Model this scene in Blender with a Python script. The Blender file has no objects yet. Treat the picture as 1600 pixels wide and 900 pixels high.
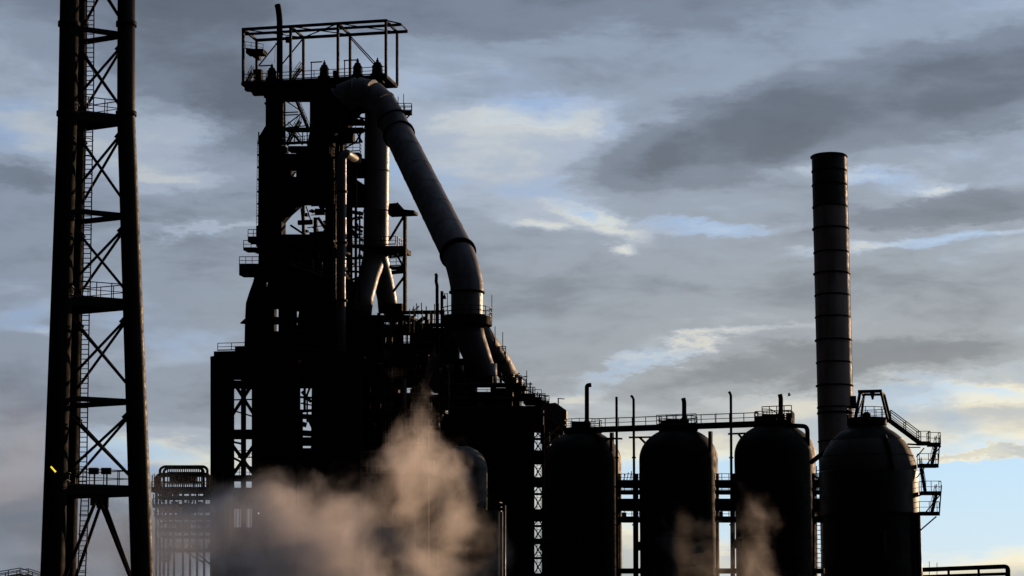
import bpy, math, random
from mathutils import Vector, Matrix
random.seed(7)
R = math.radians
sc = bpy.context.scene
COL = sc.collection

# ------------------------------------------------------------------ camera
PITCH, FOC, CAMZ = R(9.0), 3200.0, 6.0          # FOC in photo pixels (1600 wide)
CAM = Vector((0, 0, CAMZ))
cd = bpy.data.cameras.new('camera'); cam = bpy.data.objects.new('camera', cd); COL.objects.link(cam)
cd.sensor_width = 36.0; cd.lens = 36.0*FOC/1600.0; cd.clip_start = 0.5; cd.clip_end = 30000
cam.location = CAM; cam.rotation_euler = (R(90)+PITCH, 0, 0)
sc.camera = cam
sc.render.engine = 'CYCLES'
sc.cycles.use_denoising = True
sc.cycles.max_bounces = 4; sc.cycles.diffuse_bounces = 2; sc.cycles.glossy_bounces = 2
sc.cycles.volume_bounces = 2; sc.cycles.volume_max_steps = 256
sc.view_settings.view_transform = 'Standard'; sc.view_settings.look = 'None'
sc.view_settings.exposure = 0.0; sc.view_settings.gamma = 1.0
sc.view_settings.use_curve_mapping = False

# ------------------------------------------------------------------ sun
SUN_AZ, SUN_EL = R(40), R(9.0)                  # to the right of the view, low, behind the plant
SUN_DIR = Vector((math.sin(SUN_AZ)*math.cos(SUN_EL), math.cos(SUN_AZ)*math.cos(SUN_EL), math.sin(SUN_EL)))
ld = bpy.data.lights.new('sun', 'SUN'); ld.energy = 5.0; ld.angle = R(0.5); ld.color = (1.0, 0.66, 0.40)
lo = bpy.data.objects.new('sun', ld); COL.objects.link(lo)
lo.rotation_euler = SUN_DIR.to_track_quat('Z', 'Y').to_euler(); lo.location = (80, 80, 60)

# ------------------------------------------------------------------ world: clear dusk sky behind broken cloud
world = bpy.data.worlds.new('World'); sc.world = world; world.use_nodes = True
world.cycles.sampling_method = 'MANUAL'; world.cycles.sample_map_resolution = 256
wt = world.node_tree; wt.nodes.clear()
class G:
    """tiny node-graph calculator"""
    def __init__(s, tree): s.t = tree
    def n(s, typ, **kw):
        nd = s.t.nodes.new(typ)
        for k, v in kw.items(): setattr(nd, k, v)
        return nd
    def put(s, sock, v):
        if isinstance(v, bpy.types.NodeSocket): s.t.links.new(v, sock)
        else: sock.default_value = v
    def m(s, op, a, b=0.0, c=0.0, clamp=False):
        nd = s.n('ShaderNodeMath', operation=op, use_clamp=clamp)
        s.put(nd.inputs[0], a); s.put(nd.inputs[1], b); s.put(nd.inputs[2], c)
        return nd.outputs[0]
    def add(s, a, b): return s.m('ADD', a, b)
    def mul(s, a, b): return s.m('MULTIPLY', a, b)
    def sub(s, a, b): return s.m('SUBTRACT', a, b)
    def vec(s, x, y, z):
        nd = s.n('ShaderNodeCombineXYZ')
        for i, v in enumerate((x, y, z)): s.put(nd.inputs[i], v)
        return nd.outputs[0]
    def sep(s, v):
        nd = s.n('ShaderNodeSeparateXYZ'); s.put(nd.inputs[0], v); return nd.outputs
    def noise(s, v, scale, detail=6, rough=.55, lac=2.0, dist=0.0):
        nd = s.n('ShaderNodeTexNoise'); s.put(nd.inputs['Vector'], v)
        nd.inputs['Scale'].default_value = scale; nd.inputs['Detail'].default_value = detail
        nd.inputs['Roughness'].default_value = rough; nd.inputs['Lacunarity'].default_value = lac
        nd.inputs['Distortion'].default_value = dist
        return nd.outputs[0], nd.outputs[1]
    def ramp(s, f, stops, interp='LINEAR'):
        nd = s.n('ShaderNodeValToRGB'); cr = nd.color_ramp; cr.interpolation = interp
        while len(cr.elements) < len(stops): cr.elements.new(0.5)
        for e, (p, c) in zip(cr.elements, stops):
            e.position = p; e.color = (c[0], c[1], c[2], 1) if not isinstance(c, (int, float)) else (c, c, c, 1)
        s.put(nd.inputs[0], f); return nd.outputs[0]
    def smooth(s, x, a, b, lo=0.0, hi=1.0):
        nd = s.n('ShaderNodeMapRange', interpolation_type='SMOOTHSTEP')
        s.put(nd.inputs[0], x); nd.inputs[1].default_value = a; nd.inputs[2].default_value = b
        nd.inputs[3].default_value = lo; nd.inputs[4].default_value = hi
        return nd.outputs[0]
    def mix(s, f, a, b, blend='MIX'):
        nd = s.n('ShaderNodeMix', data_type='RGBA', blend_type=blend); nd.clamp_factor = True
        s.put(nd.inputs[0], f)
        for sock, v in ((nd.inputs[6], a), (nd.inputs[7], b)):
            s.put(sock, (*v, 1) if isinstance(v, tuple) else v)
        return nd.outputs[2]

def build_world():
    g = G(wt)
    tc = g.n('ShaderNodeTexCoord'); dirv = tc.outputs['Generated']
    x, y, z = g.sep(dirv)
    sky = g.n('ShaderNodeTexSky'); sky.sky_type = 'NISHITA'; sky.sun_disc = False
    sky.sun_elevation = SUN_EL; sky.sun_rotation = SUN_AZ; sky.altitude = 0
    sky.air_density = 1.0; sky.dust_density = 0.0; sky.ozone_density = 5.0
    # streaky cloud field: direction with height stretched, warped
    v0 = g.vec(x, y, g.mul(z, 3.2))
    _, wc = g.noise(v0, 5.0, 2, .5)
    wv = g.n('ShaderNodeVectorMath', operation='MULTIPLY_ADD')
    g.put(wv.inputs[0], wc); wv.inputs[1].default_value = (.06, .06, .10); g.put(wv.inputs[2], v0)
    f1, _ = g.noise(wv.outputs[0], 6.5, 5, .54)
    f2, _ = g.noise(wv.outputs[0], 26.0, 5, .60)
    az = g.m('ARCTAN2', x, y); el = g.m('ARCSINE', z)
    # warped azimuth / elevation for the big banks
    wx, wy, wz = g.sep(wc)
    _, wc2 = g.noise(v0, 20.0, 6, .68)
    w2x, w2y, w2z = g.sep(wc2)
    az2 = g.add(az, g.add(g.mul(g.sub(wx, .5), .10), g.mul(g.sub(w2x, .5), .05)))
    el2 = g.add(el, g.add(g.mul(g.sub(wz, .5), .035), g.mul(g.sub(w2z, .5), .024)))
    skyv = g.vec(az2, el2, 0.0)
    def bank(d, px, py, sx, sy, rot, wgt):
        mp = g.n('ShaderNodeMapping', vector_type='TEXTURE'); g.put(mp.inputs['Vector'], skyv)
        mp.inputs['Location'].default_value = ((px-800)/FOC, (957-py)/FOC, 0)
        mp.inputs['Rotation'].default_value = (0, 0, R(rot)); mp.inputs['Scale'].default_value = (sx/FOC, sy/FOC, 1)
        q = g.n('ShaderNodeVectorMath', operation='DOT_PRODUCT'); g.put(q.inputs[0], mp.outputs[0]); g.put(q.inputs[1], mp.outputs[0])
        qv = q.outputs['Value']
        if wgt > .11 and sx > 85: qv = g.mul(qv, qv)          # broad banks: flat body, firmer edge
        return g.m('MULTIPLY_ADD', g.m('POWER', math.exp(-1), qv), wgt, d)
    d = g.add(.50, g.add(g.mul(g.sub(f1, .5), 0.36), g.mul(g.sub(f2, .5), 0.15)))
    banks = BANKS
    for b in banks: d = bank(d, *b)
    clear = g.mix(1.0, sky.outputs[0], SKY_GAIN, 'MULTIPLY')
    clear = g.mix(g.smooth(el, .0, .30, .70, .0), clear, tuple(c/WS for c in (.60, .74, .88)))   # pale horizon air
    # cloud colour from thickness: thin edges lit warm white, thick banks slate
    cloud = g.ramp(d, CLOUD_RAMP, 'EASE')
    n3, _ = g.noise(v0, 11.0, 4, .55)
    gap = g.mul(g.smooth(n3, .46, .66), g.smooth(d, .36, .54, .65, 0.0))   # thin veil: blue shows through
    cloud = g.mix(gap, cloud, (.28, .41, .61))
    cover = g.smooth(d, .08, .34)
    # low sun behind the plant: the whole sky falls off away from it
    dot = g.n('ShaderNodeVectorMath', operation='DOT_PRODUCT'); g.put(dot.inputs[0], dirv)
    dot.inputs[1].default_value = SUN_DIR
    fall = g.smooth(dot.outputs['Value'], -.25, .95, .05, 1.12)
    warm = g.smooth(dot.outputs['Value'], .45, .93)
    lowf = g.smooth(el, 0.02, .30, 1.0, 0.0)
    tint = g.mix(g.mul(warm, lowf), (0.87, 0.985, 1.16), (1.24, 1.17, 0.99))
    cloud = g.mix(1.0, cloud, tint, 'MULTIPLY')
    col = g.mix(cover, clear, g.mix(1.0, cloud, (1/WS,)*3, 'MULTIPLY'))
    fv = g.n('ShaderNodeVectorMath', operation='SCALE'); g.put(fv.inputs[0], col); g.put(fv.inputs['Scale'], fall)
    bg = g.n('ShaderNodeBackground'); g.put(bg.inputs[0], fv.outputs[0]); bg.inputs[1].default_value = WS
    out = g.n('ShaderNodeOutputWorld'); wt.links.new(bg.outputs[0], out.inputs[0])
WS = 0.10
SKY_GAIN = (1.6, 1.4, 1.5)
CLOUD_RAMP = [(.14, (.80, .75, .61)), (.24, (.76, .70, .55)), (.33, (.58, .57, .53)), (.42, (.43, .455, .49)), (.52, (.315, .340, .375)), (.63, (.222, .240, .268)), (.78, (.150, .160, .178)), (.95, (.105, .113, .128))]
BANKS = [  # photo x, y, half-width, half-height, tilt, thickness
    (1420, 165, 270, 78, 9, .17), (1020, 243, 105, 52, 4, .20), (1190, 228, 150, 66, 9, .15), (1590, 130, 160, 80, 8, .12),
    (290, 90, 150, 110, -25, .20), (760, 10, 620, 62, 0, .18), (1250, 50, 200, 40, 8, .04), (1080, 470, 330, 45, 0, .08), (1330, 585, 320, 28, 2, .15),
    (360, 180, 80, 60, 0, .14), (420, 480, 260, 120, 0, .06), (1480, 480, 200, 40, 0, .04), (1480, 335, 160, 26, 8, .16), (800, 600, 120, 60, 0, .04),
    (20, 290, 60, 24, 0, .20), (60, 50, 120, 60, 0, .08), (30, 640, 120, 90, 0, .10), (40, 820, 130, 100, 0, .10), (330, 620, 150, 40, 0, .10),
    (70, 215, 110, 46, 0, -.20), (260, 215, 80, 36, 0, -.18), (290, 278, 80, 22, 0, -.20), (860, 184, 120, 16, 2, -.18), (800, 262, 170, 80, 0, -.12), (700, 130, 130, 30, 0, -.06),
    (955, 345, 80, 15, -28, -.26), (850, 352, 60, 11, 0, -.24), (1150, 364, 90, 10, 0, -.28), (1450, 392, 160, 7, 7, -.25), (1080, 563, 180, 6, 9, -.17),
    (890, 612, 80, 12, 12, -.18), (1470, 640, 250, 18, 0, -.27), (1470, 300, 38, 9, 0, -.24), (985, 402, 28, 9, 0, -.26), (1370, 275, 60, 11, 0, -.24),
    (1500, 800, 300, 95, 0, -.50), (1120, 775, 300, 75, 0, -.40), (270, 722, 140, 26, 0, -.30), (300, 366, 150, 7, 4, -.18),
    (1540, 735, 120, 8, 0, .24), (30, 520, 50, 8, 0, -.18)]
build_world()

# ------------------------------------------------------------------ where photo pixels land in the place
def ray(px, py):
    u, v = (px-800)/FOC, (450-py)/FOC
    return Vector((u, math.cos(PITCH)-v*math.sin(PITCH), math.sin(PITCH)+v*math.cos(PITCH)))
def P(px, py, D):
    d = ray(px, py); return CAM + d*(D/d.y)
class Frame:
    """a vertical survey plane with heading; b is the distance behind it"""
    def __init__(s, px, D, deg):
        o = P(px, 957, D); s.o = Vector((o.x, o.y, 0)); a = R(deg)
        s.u = Vector((math.cos(a), math.sin(a), 0)); s.v = Vector((-math.sin(a), math.cos(a), 0)); s.k = D/FOC
    def __call__(s, px, py, b=0.0):
        d = ray(px, py); t = ((s.o-CAM).dot(s.v)+b)/d.dot(s.v)
        return CAM + d*t

# ------------------------------------------------------------------ materials
MATS = {}
def steel(name, base, spread=.5, rough=.6, scale=.35, metal=0.0, rust=0.0, bump=.25, streak=0.0, spec=.35):
    m = bpy.data.materials.new(name); m.use_nodes = True; t = m.node_tree; g = G(t)
    bs = t.nodes['Principled BSDF']
    geo = g.n('ShaderNodeNewGeometry'); pos = geo.outputs['Position']
    px, py, pz = g.sep(pos)
    n1, _ = g.noise(pos, scale, 6, .6)
    st, _ = g.noise(g.vec(px, py, g.mul(pz, .12)), scale*3.5, 5, .6)
    fac = g.add(g.mul(n1, 1-streak), g.mul(st, streak))
    lo = tuple(c*(1-spread) for c in base); hi = tuple(c*(1+spread) for c in base)
    c = g.ramp(fac, [(.30, lo), (.70, hi)])
    if rust > 0:
        r, _ = g.noise(pos, scale*2.2, 7, .65)
        k = sum(base)/3
        c = g.mix(g.mul(g.smooth(r, .52, .66), rust), c, (min(.16, k*1.5), min(.085, k*.8), min(.05, k*.45)))
    t.links.new(c, bs.inputs['Base Color'])
    rr, _ = g.noise(pos, scale*4, 4, .6)
    t.links.new(g.smooth(rr, .25, .75, rough-.14, rough+.14), bs.inputs['Roughness'])
    bs.inputs['Metallic'].default_value = metal
    bs.inputs['Specular IOR Level'].default_value = spec
    if bump:
        bn, _ = g.noise(pos, scale*9, 5, .6)
        bp = g.n('ShaderNodeBump'); bp.inputs['Strength'].default_value = bump; bp.inputs['Distance'].default_value = .05
        g.put(bp.inputs['Height'], bn); t.links.new(bp.outputs[0], bs.inputs['Normal'])
    MATS[name] = m; return m
steel('black_steel', (.010, .0095, .0095), .5, .75, .5, rust=.5, spec=.05)
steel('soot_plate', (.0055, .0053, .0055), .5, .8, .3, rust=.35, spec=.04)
steel('stove_plate', (.0065, .006, .006), .4, .62, .25, rust=.5, streak=.5, spec=.06)
steel('dome_plate', (.040, .035, .037), .45, .68, .3, rust=.5, streak=.5, spec=.12)
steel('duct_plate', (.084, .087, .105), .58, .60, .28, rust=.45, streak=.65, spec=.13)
steel('pipe_plate', (.05, .05, .054), .35, .48, .4, rust=.4, streak=.5, spec=.3)
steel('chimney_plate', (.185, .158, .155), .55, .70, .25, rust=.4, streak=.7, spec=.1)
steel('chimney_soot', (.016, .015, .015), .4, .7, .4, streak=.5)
steel('gloss_black', (.009, .008, .008), .4, .42, .3, rust=.3, streak=.5, spec=.16, bump=.12)
steel('vessel_plate', (.032, .033, .040), .4, .6, .3, rust=.4, streak=.6, spec=.2)
steel('rust_plate', (.060, .036, .024), .4, .65, .6, rust=.6)
steel('rail_paint', (.030, .027, .021), .4, .6, .6, rust=.4, spec=.15)
steel('lit_leg_paint', (.010, .009, .008), .4, .55, .5, rust=.5, spec=.06)  # paler than the left legs' plate; part of its sunlit look is colour
steel('concrete', (.20, .19, .18), .3, .85, .4)
def lampmat(name, col, e):
    m = bpy.data.materials.new(name); m.use_nodes = True
    b = m.node_tree.nodes['Principled BSDF']; b.inputs['Base Color'].default_value = (*[c*.5 for c in col], 1)
    b.inputs['Emission Color'].default_value = (*col, 1); b.inputs['Emission Strength'].default_value = e
    MATS[name] = m
lampmat('yellow_light', (1.0, .72, .04), 1.1)
lampmat('white_light', (.85, 1.0, .80), 3.0)

# ------------------------------------------------------------------ mesh building
WM = {}
def register(o, par, mw):
    COL.objects.link(o); WM[o] = mw
    if par is not None:
        o.parent = par; o.matrix_parent_inverse = WM[par].inverted()
    o.matrix_basis = mw
    return o
def thing(name, label, cat, loc, group=None):
    o = bpy.data.objects.new(name, None); o.empty_display_size = 1.0
    register(o, None, Matrix.Translation(Vector(loc)))
    o['label'] = label; o['category'] = cat
    if group: o['group'] = group
    return o
def tag(o, label, cat, group=None):
    o['label'] = label; o['category'] = cat
    if group: o['group'] = group
    return o
def frame_axes(d):
    d = d.normalized()
    x = Vector((0, 0, 1)).cross(d)
    if x.length < 1e-4: x = Vector((1, 0, 0))
    x.normalize(); return x, d.cross(x), d
class MB:
    def __init__(s): s.v = []; s.f = []; s.sm = []
    def quad(s, idx, sm=False): s.f.append(tuple(idx)); s.sm.append(sm)
    def hexa(s, c):
        i = len(s.v); s.v += c
        for q in ((0, 3, 2, 1), (4, 5, 6, 7), (0, 1, 5, 4), (1, 2, 6, 5), (2, 3, 7, 6), (3, 0, 4, 7)): s.quad([i+k for k in q])
        return s
    def beam(s, p, q, w, h=None):
        h = h or w; x, y, d = frame_axes(q-p); x = x*w/2; y = y*h/2
        return s.hexa([p-x-y, p+x-y, p+x+y, p-x+y, q-x-y, q+x-y, q+x+y, q-x+y])
    def box(s, c, sx, sy, sz, u=Vector((1, 0, 0))):
        u = u.normalized(); v = Vector((-u.y, u.x, 0)); w = Vector((0, 0, sz/2)); u = u*sx/2; v = v*sy/2
        return s.hexa([c-u-v-w, c+u-v-w, c+u+v-w, c-u+v-w, c-u-v+w, c+u-v+w, c+u+v+w, c-u+v+w])
    def prism(s, pts, off):
        n = len(pts); i = len(s.v); s.v += list(pts) + [p+off for p in pts]
        s.quad(range(i, i+n)); s.quad(range(i+2*n-1, i+n-1, -1))
        for k in range(n):
            j = (k+1) % n; s.quad([i+k, i+n+k, i+n+j, i+j])
        return s
    def tube(s, path, r, seg=12, cap=True):
        rs = r if isinstance(r, (list, tuple)) else [r]*len(path)
        n = len(path); x = None; base = len(s.v)
        for k, p in enumerate(path):
            d = (path[min(k+1, n-1)]-path[max(k-1, 0)]).normalized()
            if x is None: x, y, _ = frame_axes(d)
            else:
                x = (x-d*x.dot(d)).normalized(); y = d.cross(x)
            for a in range(seg):
                t = 2*math.pi*a/seg; s.v.append(p+(x*math.cos(t)+y*math.sin(t))*rs[k])
        for k in range(n-1):
            for a in range(seg):
                b = (a+1) % seg; i = base+k*seg
                s.quad([i+a, i+b, i+seg+b, i+seg+a], seg > 5)
        if cap:
            s.quad(range(base+seg-1, base-1, -1)); s.quad(range(base+(n-1)*seg, base+n*seg))
        return s
    def lathe(s, c, prof, seg=40):
        rows = []
        def row(r, z):
            i = len(s.v)
            if r < 1e-4: s.v.append(Vector((c.x, c.y, z))); rows.append((i, 1))
            else:
                for a in range(seg):
                    t = 2*math.pi*a/seg; s.v.append(Vector((c.x+r*math.cos(t), c.y+r*math.sin(t), z)))
                rows.append((i, seg))
        def join(a, b):
            (i, n), (j, m) = a, b
            for k in range(seg):
                l = (k+1) % seg
                if n == 1: s.quad([i, j+l, j+k][::-1], True)
                elif m == 1: s.quad([i+k, i+l, j], True)
                else: s.quad([i+k, i+l, j+l, j+k], True)
        for k, (r, z) in enumerate(prof):
            row(r, z)
            if k:
                join(rows[-2], rows[-1])
                if k < len(prof)-1:
                    a = Vector((prof[k][0]-prof[k-1][0], prof[k][1]-prof[k-1][1])); b = Vector((prof[k+1][0]-r, prof[k+1][1]-z))
                    if a.length > 0 and b.length > 0 and a.angle(b) > R(32): row(r, z)
        return s
    def build(s, name, mat, par=None):
        lo = [min(v[i] for v in s.v) for i in range(3)]; hi = [max(v[i] for v in s.v) for i in range(3)]
        c = Vector([(a+b)/2 for a, b in zip(lo, hi)])
        me = bpy.data.meshes.new(name); me.from_pydata([v-c for v in s.v], [], s.f)
        me.polygons.foreach_set('use_smooth', s.sm); me.materials.append(MATS[mat]); me.update()
        return register(bpy.data.objects.new(name, me), par, Matrix.Translation(c))
CUBES = {}
def cube(mat):
    if mat not in CUBES:
        me = bpy.data.meshes.new('bar_'+mat); h = .5
        me.from_pydata([(-h,-h,-h),(h,-h,-h),(h,h,-h),(-h,h,-h),(-h,-h,h),(h,-h,h),(h,h,h),(-h,h,h)], [],
                       [(0,3,2,1),(4,5,6,7),(0,1,5,4),(1,2,6,5),(2,3,7,6),(3,0,4,7)])
        me.materials.append(MATS[mat]); CUBES[mat] = me
    return CUBES[mat]
def bar(par, name, p, q, w, h=None, mat='black_steel'):
    """one straight steel member as an object of its own (all share one mesh)"""
    h = h or w; x, y, d = frame_axes(q-p); L = (q-p).length
    m = Matrix((x*w, y*h, d*L)).transposed().to_4x4(); m.translation = (p+q)/2
    return register(bpy.data.objects.new(name, cube(mat)), par, m)
def pipe(par, name, path, r, mat='pipe_plate', seg=14):
    return MB().tube(path, r, seg).build(name, mat, par)
def fillet(pts, r, n=5):
    out = [pts[0]]
    for a, b, c in zip(pts, pts[1:], pts[2:]):
        d1 = (a-b); d2 = (c-b); k = min(r, d1.length*.48, d2.length*.48)
        s, e = b+d1.normalized()*k, b+d2.normalized()*k
        for i in range(n+1):
            t = i/n; out.append(s*(1-t)**2+b*2*t*(1-t)+e*t*t)
    out.append(pts[-1]); return out
def railing(par, path, h=1.1, step=1.6, t=.07, name='railing', mat='rail_paint'):
    m = MB(); up = Vector((0, 0, 1))
    for a, b in zip(path, path[1:]):
        n = max(1, round((b-a).length/step))
        for i in range(n+1):
            p = a.lerp(b, i/n); m.beam(p, p+up*h, t)
        m.beam(a+up*h, b+up*h, t); m.beam(a+up*h*.52, b+up*h*.52, t*.8); m.beam(a+up*.08, b+up*.08, t*.6, .16)
    return m.build(name, mat, par)
def stairs(par, a, b, side, width=.9, mat='black_steel', name='staircase', t=.07, sh=.28):
    """a, b: foot and head of one stringer; side: unit vector across"""
    m = MB(); o = side*width; m.beam(a, b, .08, sh).beam(a+o, b+o, .08, sh)
    n = max(3, int(abs(b.z-a.z)/.24))
    for i in range(1, n):
        p = a.lerp(b, i/n); m.beam(p, p+o, .24, .05)
    s = m.build(name, mat, par)
    k = MB(); up = Vector((0, 0, 1)); n = max(2, round((b-a).length/1.6))
    for q in (Vector(), o):
        k.beam(a+q+up, b+q+up, t); k.beam(a+q+up*.5, b+q+up*.5, t*.8)
        for i in range(n+1):
            p = a.lerp(b, i/n)+q; k.beam(p, p+up, t)
    k.build('handrail', 'rail_paint', s); return s
def ladder(par, a, b, side, w=.5, step=.32, cage=False, t=.06, out=None, mat='black_steel'):
    m = MB(); o = side*w; m.beam(a, b, t).beam(a+o, b+o, t)
    n = int((b-a).length/step)
    for i in range(1, n): p = a.lerp(b, i/n); m.beam(p, p+o, t*.75)
    l = m.build('ladder', mat, par)
    if cage:
        n = int((b-a).length/1.2); out = out or Vector((-side.y, side.x, 0))*-1
        for i in range(1, n+1):
            c = a.lerp(b, i/n)+o*.5
            MB().tube([c+side*math.cos(math.pi*j/8)*w*.62+out*math.sin(math.pi*j/8)*w*1.3 for j in range(9)], t*.4, 5).build('cage_hoop', mat, l)
    return l
def plate(par, name, fr, poly, b0, b1, mat='soot_plate'):
    pts = [fr(x, y, b0) for x, y in poly]
    return MB().prism(pts, fr.v*(b1-b0)).build(name, mat, par)
def block(par, name, fr, x0, x1, y0, y1, b0, b1, mat='soot_plate'):
    return plate(par, name, fr, [(x0, y1), (x1, y1), (x1, y0), (x0, y0)], b0, b1, mat)
def ring_rail(par, c, r, z, h=1.1, n=16, t=.07, a0=0, a1=360, name='railing'):
    path = [Vector((c.x+r*math.cos(R(a0+(a1-a0)*i/n)), c.y+r*math.sin(R(a0+(a1-a0)*i/n)), z)) for i in range(n+1)]
    return railing(par, path, h, 5, t, name)
def ground_of(p): return (p.x, p.y, 0)
UP = Vector((0, 0, 1)); X = Vector((1, 0, 0)); Y = Vector((0, 1, 0))

# ------------------------------------------------------------------ ground
def ground():
    m = bpy.data.materials.new('ground_cinder'); m.use_nodes = True; g = G(m.node_tree); bs = m.node_tree.nodes['Principled BSDF']
    pos = g.n('ShaderNodeNewGeometry').outputs['Position']
    a, _ = g.noise(pos, .05, 8, .6); b, _ = g.noise(pos, 1.5, 6, .6)
    m.node_tree.links.new(g.ramp(g.add(g.mul(a, .6), g.mul(b, .4)), [(.35, (.02, .018, .016)), (.65, (.06, .055, .048))]), bs.inputs['Base Color'])
    bs.inputs['Roughness'].default_value = .95; bs.inputs['Specular IOR Level'].default_value = 0.0; MATS['ground_cinder'] = m
    s = MB(); S = 14000
    s.v = [Vector(p) for p in ((-S, -2000, 0), (S, -2000, 0), (S, S, 0), (-S, S, 0))]; s.quad((0, 1, 2, 3))
    o = s.build('ground', 'ground_cinder'); o['kind'] = 'structure'
    o['label'] = 'dark cinder ground under the whole steelworks'
ground()

# ------------------------------------------------------------------ lattice tower in the left foreground
def lattice_tower():
    legs = {'a': ((105.5, 180, 138), (82, 900, 136.7), .66, .80, (108.5, 0)),
            'b': ((121.5, 180, 142), (101.5, 900, 143.3), .63, .77, (122.5, 0)),
            'r': ((197, 180, 140), (222.5, 900, 140), .63, .77, (197.5, 0))}
    T = thing('lattice_tower', 'tall black three-legged tubular lattice tower in the left foreground', 'tower', ground_of(P(150, 957, 140)))
    pts = {}
    ztop = P(150, -140, 140).z
    for k, (t0, t1, r0, r1, t2) in legs.items():
        kink, low = P(*t0), P(*t1); up = P(t2[0], t2[1], t0[2])
        d = (low-kink)/(low.z-kink.z); du = (up-kink)/(up.z-kink.z)
        pts[k] = (kink, d, du)
        foot = kink+d*(0-kink.z); top = kink+du*(ztop-kink.z)
        rf = r0+(r1-r0)*(kink.z)/(kink.z-low.z)
        lg = MB().tube([foot, low, kink, top], [rf, r1, r0, r0*.98], 28).build('leg', 'lit_leg_paint' if k == 'r' else 'soot_plate', T)  # right leg coloured paler to show a sunlit rim, left pair blackened
        for py in (38, 178):
            c = kink+(du if py < 180 else d)*(P(t0[0], py, t0[2]).z-kink.z)
            MB().tube([c-UP*.16, c+UP*.16], r0+.1, 28).build('flange', 'black_steel', lg)
        MB().lathe(Vector((foot.x, foot.y, 0)), [(rf*1.7, 0), (rf*1.7, .5), (rf*1.2, .5), (rf*1.2, .9), (0, .9)], 20).build('footing', 'concrete', lg)
    def C(k, z):
        kink, d, du = pts[k]; return kink+(d if z < kink.z else du)*(z-kink.z)
    zs = [P(200, y, 140).z for y in (-95, 55, 190, 338, 478, 628, 770)]
    faces = [('a', 'r'), ('b', 'r'), ('a', 'b')]
    plats = {2, 4, 6}
    for i, z in enumerate(zs):
        for p, q in faces:
            a, b = C(p, z), C(q, z); bar(T, 'girder', a, b, .26, .34 if i not in plats else .5)
        if i in plats:
            c = (C('a', z)+C('b', z)+C('r', z))/3
            cor = [C(k, z)+(c-C(k, z))*.03 for k in ('a', 'r', 'b')]
            pf = MB().prism([v+UP*.26 for v in cor], UP*.07).build('platform', 'black_steel', T)
            inner = [v+UP*.34+(c-v)*.13 for v in cor]
            railing(pf, [inner[0], inner[1], inner[2], inner[0]], 1.15, 1.1, .06)
    for i in range(len(zs)-1):
        for p, q in faces:
            a0, b0, a1, b1 = C(p, zs[i]-.4), C(q, zs[i]-.4), C(p, zs[i+1]+.5), C(q, zs[i+1]+.5)
            pipe(T, 'brace', [a0, b1], .1, 'black_steel', 8); pipe(T, 'brace', [b0, a1], .1, 'black_steel', 8)
            bar(T, 'gusset', a0.lerp(b1, .0), a0.lerp(b1, .16), .05, .5)
            bar(T, 'gusset', b0.lerp(a1, .0), b0.lerp(a1, .16), .05, .5)
    zl = P(200, 955, 140).z
    for p, q in faces:
        m = (C(p, zs[-1])+C(q, zs[-1]))/2-UP*.3
        for k in (p, q): pipe(T, 'brace', [m, C(k, zl)], .12, 'black_steel', 10)
        MB().box(m-UP*.2, 1.0, .1, .9, (C(q, zl)-C(p, zl))).build('gusset', 'black_steel', T)
        bar(T, 'girder', C(p, zl), C(q, zl), .3, .4)
    # ladder runs, one between each pair of platforms
    for y0, y1, x0, x1 in ((768, 478, 123, 128), (470, 192, 129, 133.5), (184, -90, 134.5, 136), (955, 775, 119, 127)):
        a, b = P(x0, y0, 140.6), P(x1, y1, 140.6)
        ladder(T, a, b, X, .52, .33, cage=(y0 > 800 or y0 == 470), out=-Y, t=.075)
    # floodlight boxes on the lowest platform
    for x in (146.5, 166):
        MB().box(P(x, 736, 139), .62, .5, .42).beam(P(x+1, 741, 139), P(x+1, 763, 139), .09).build('floodlight_box', 'black_steel', T)
    a = P(79.5, 729, 136.0); b = P(87, 737.5, 136.0)
    L = MB().tube([a, b], .055, 10).build('tube_lamp', 'yellow_light')
    tag(L, 'short yellow glowing tube lamp on the black tower leg', 'lamp')
    MB().beam(a+Y*.09-X*.03, b+Y*.09+X*.03, .05, .2).build('lamp_bracket', 'black_steel', L)
lattice_tower()

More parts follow.
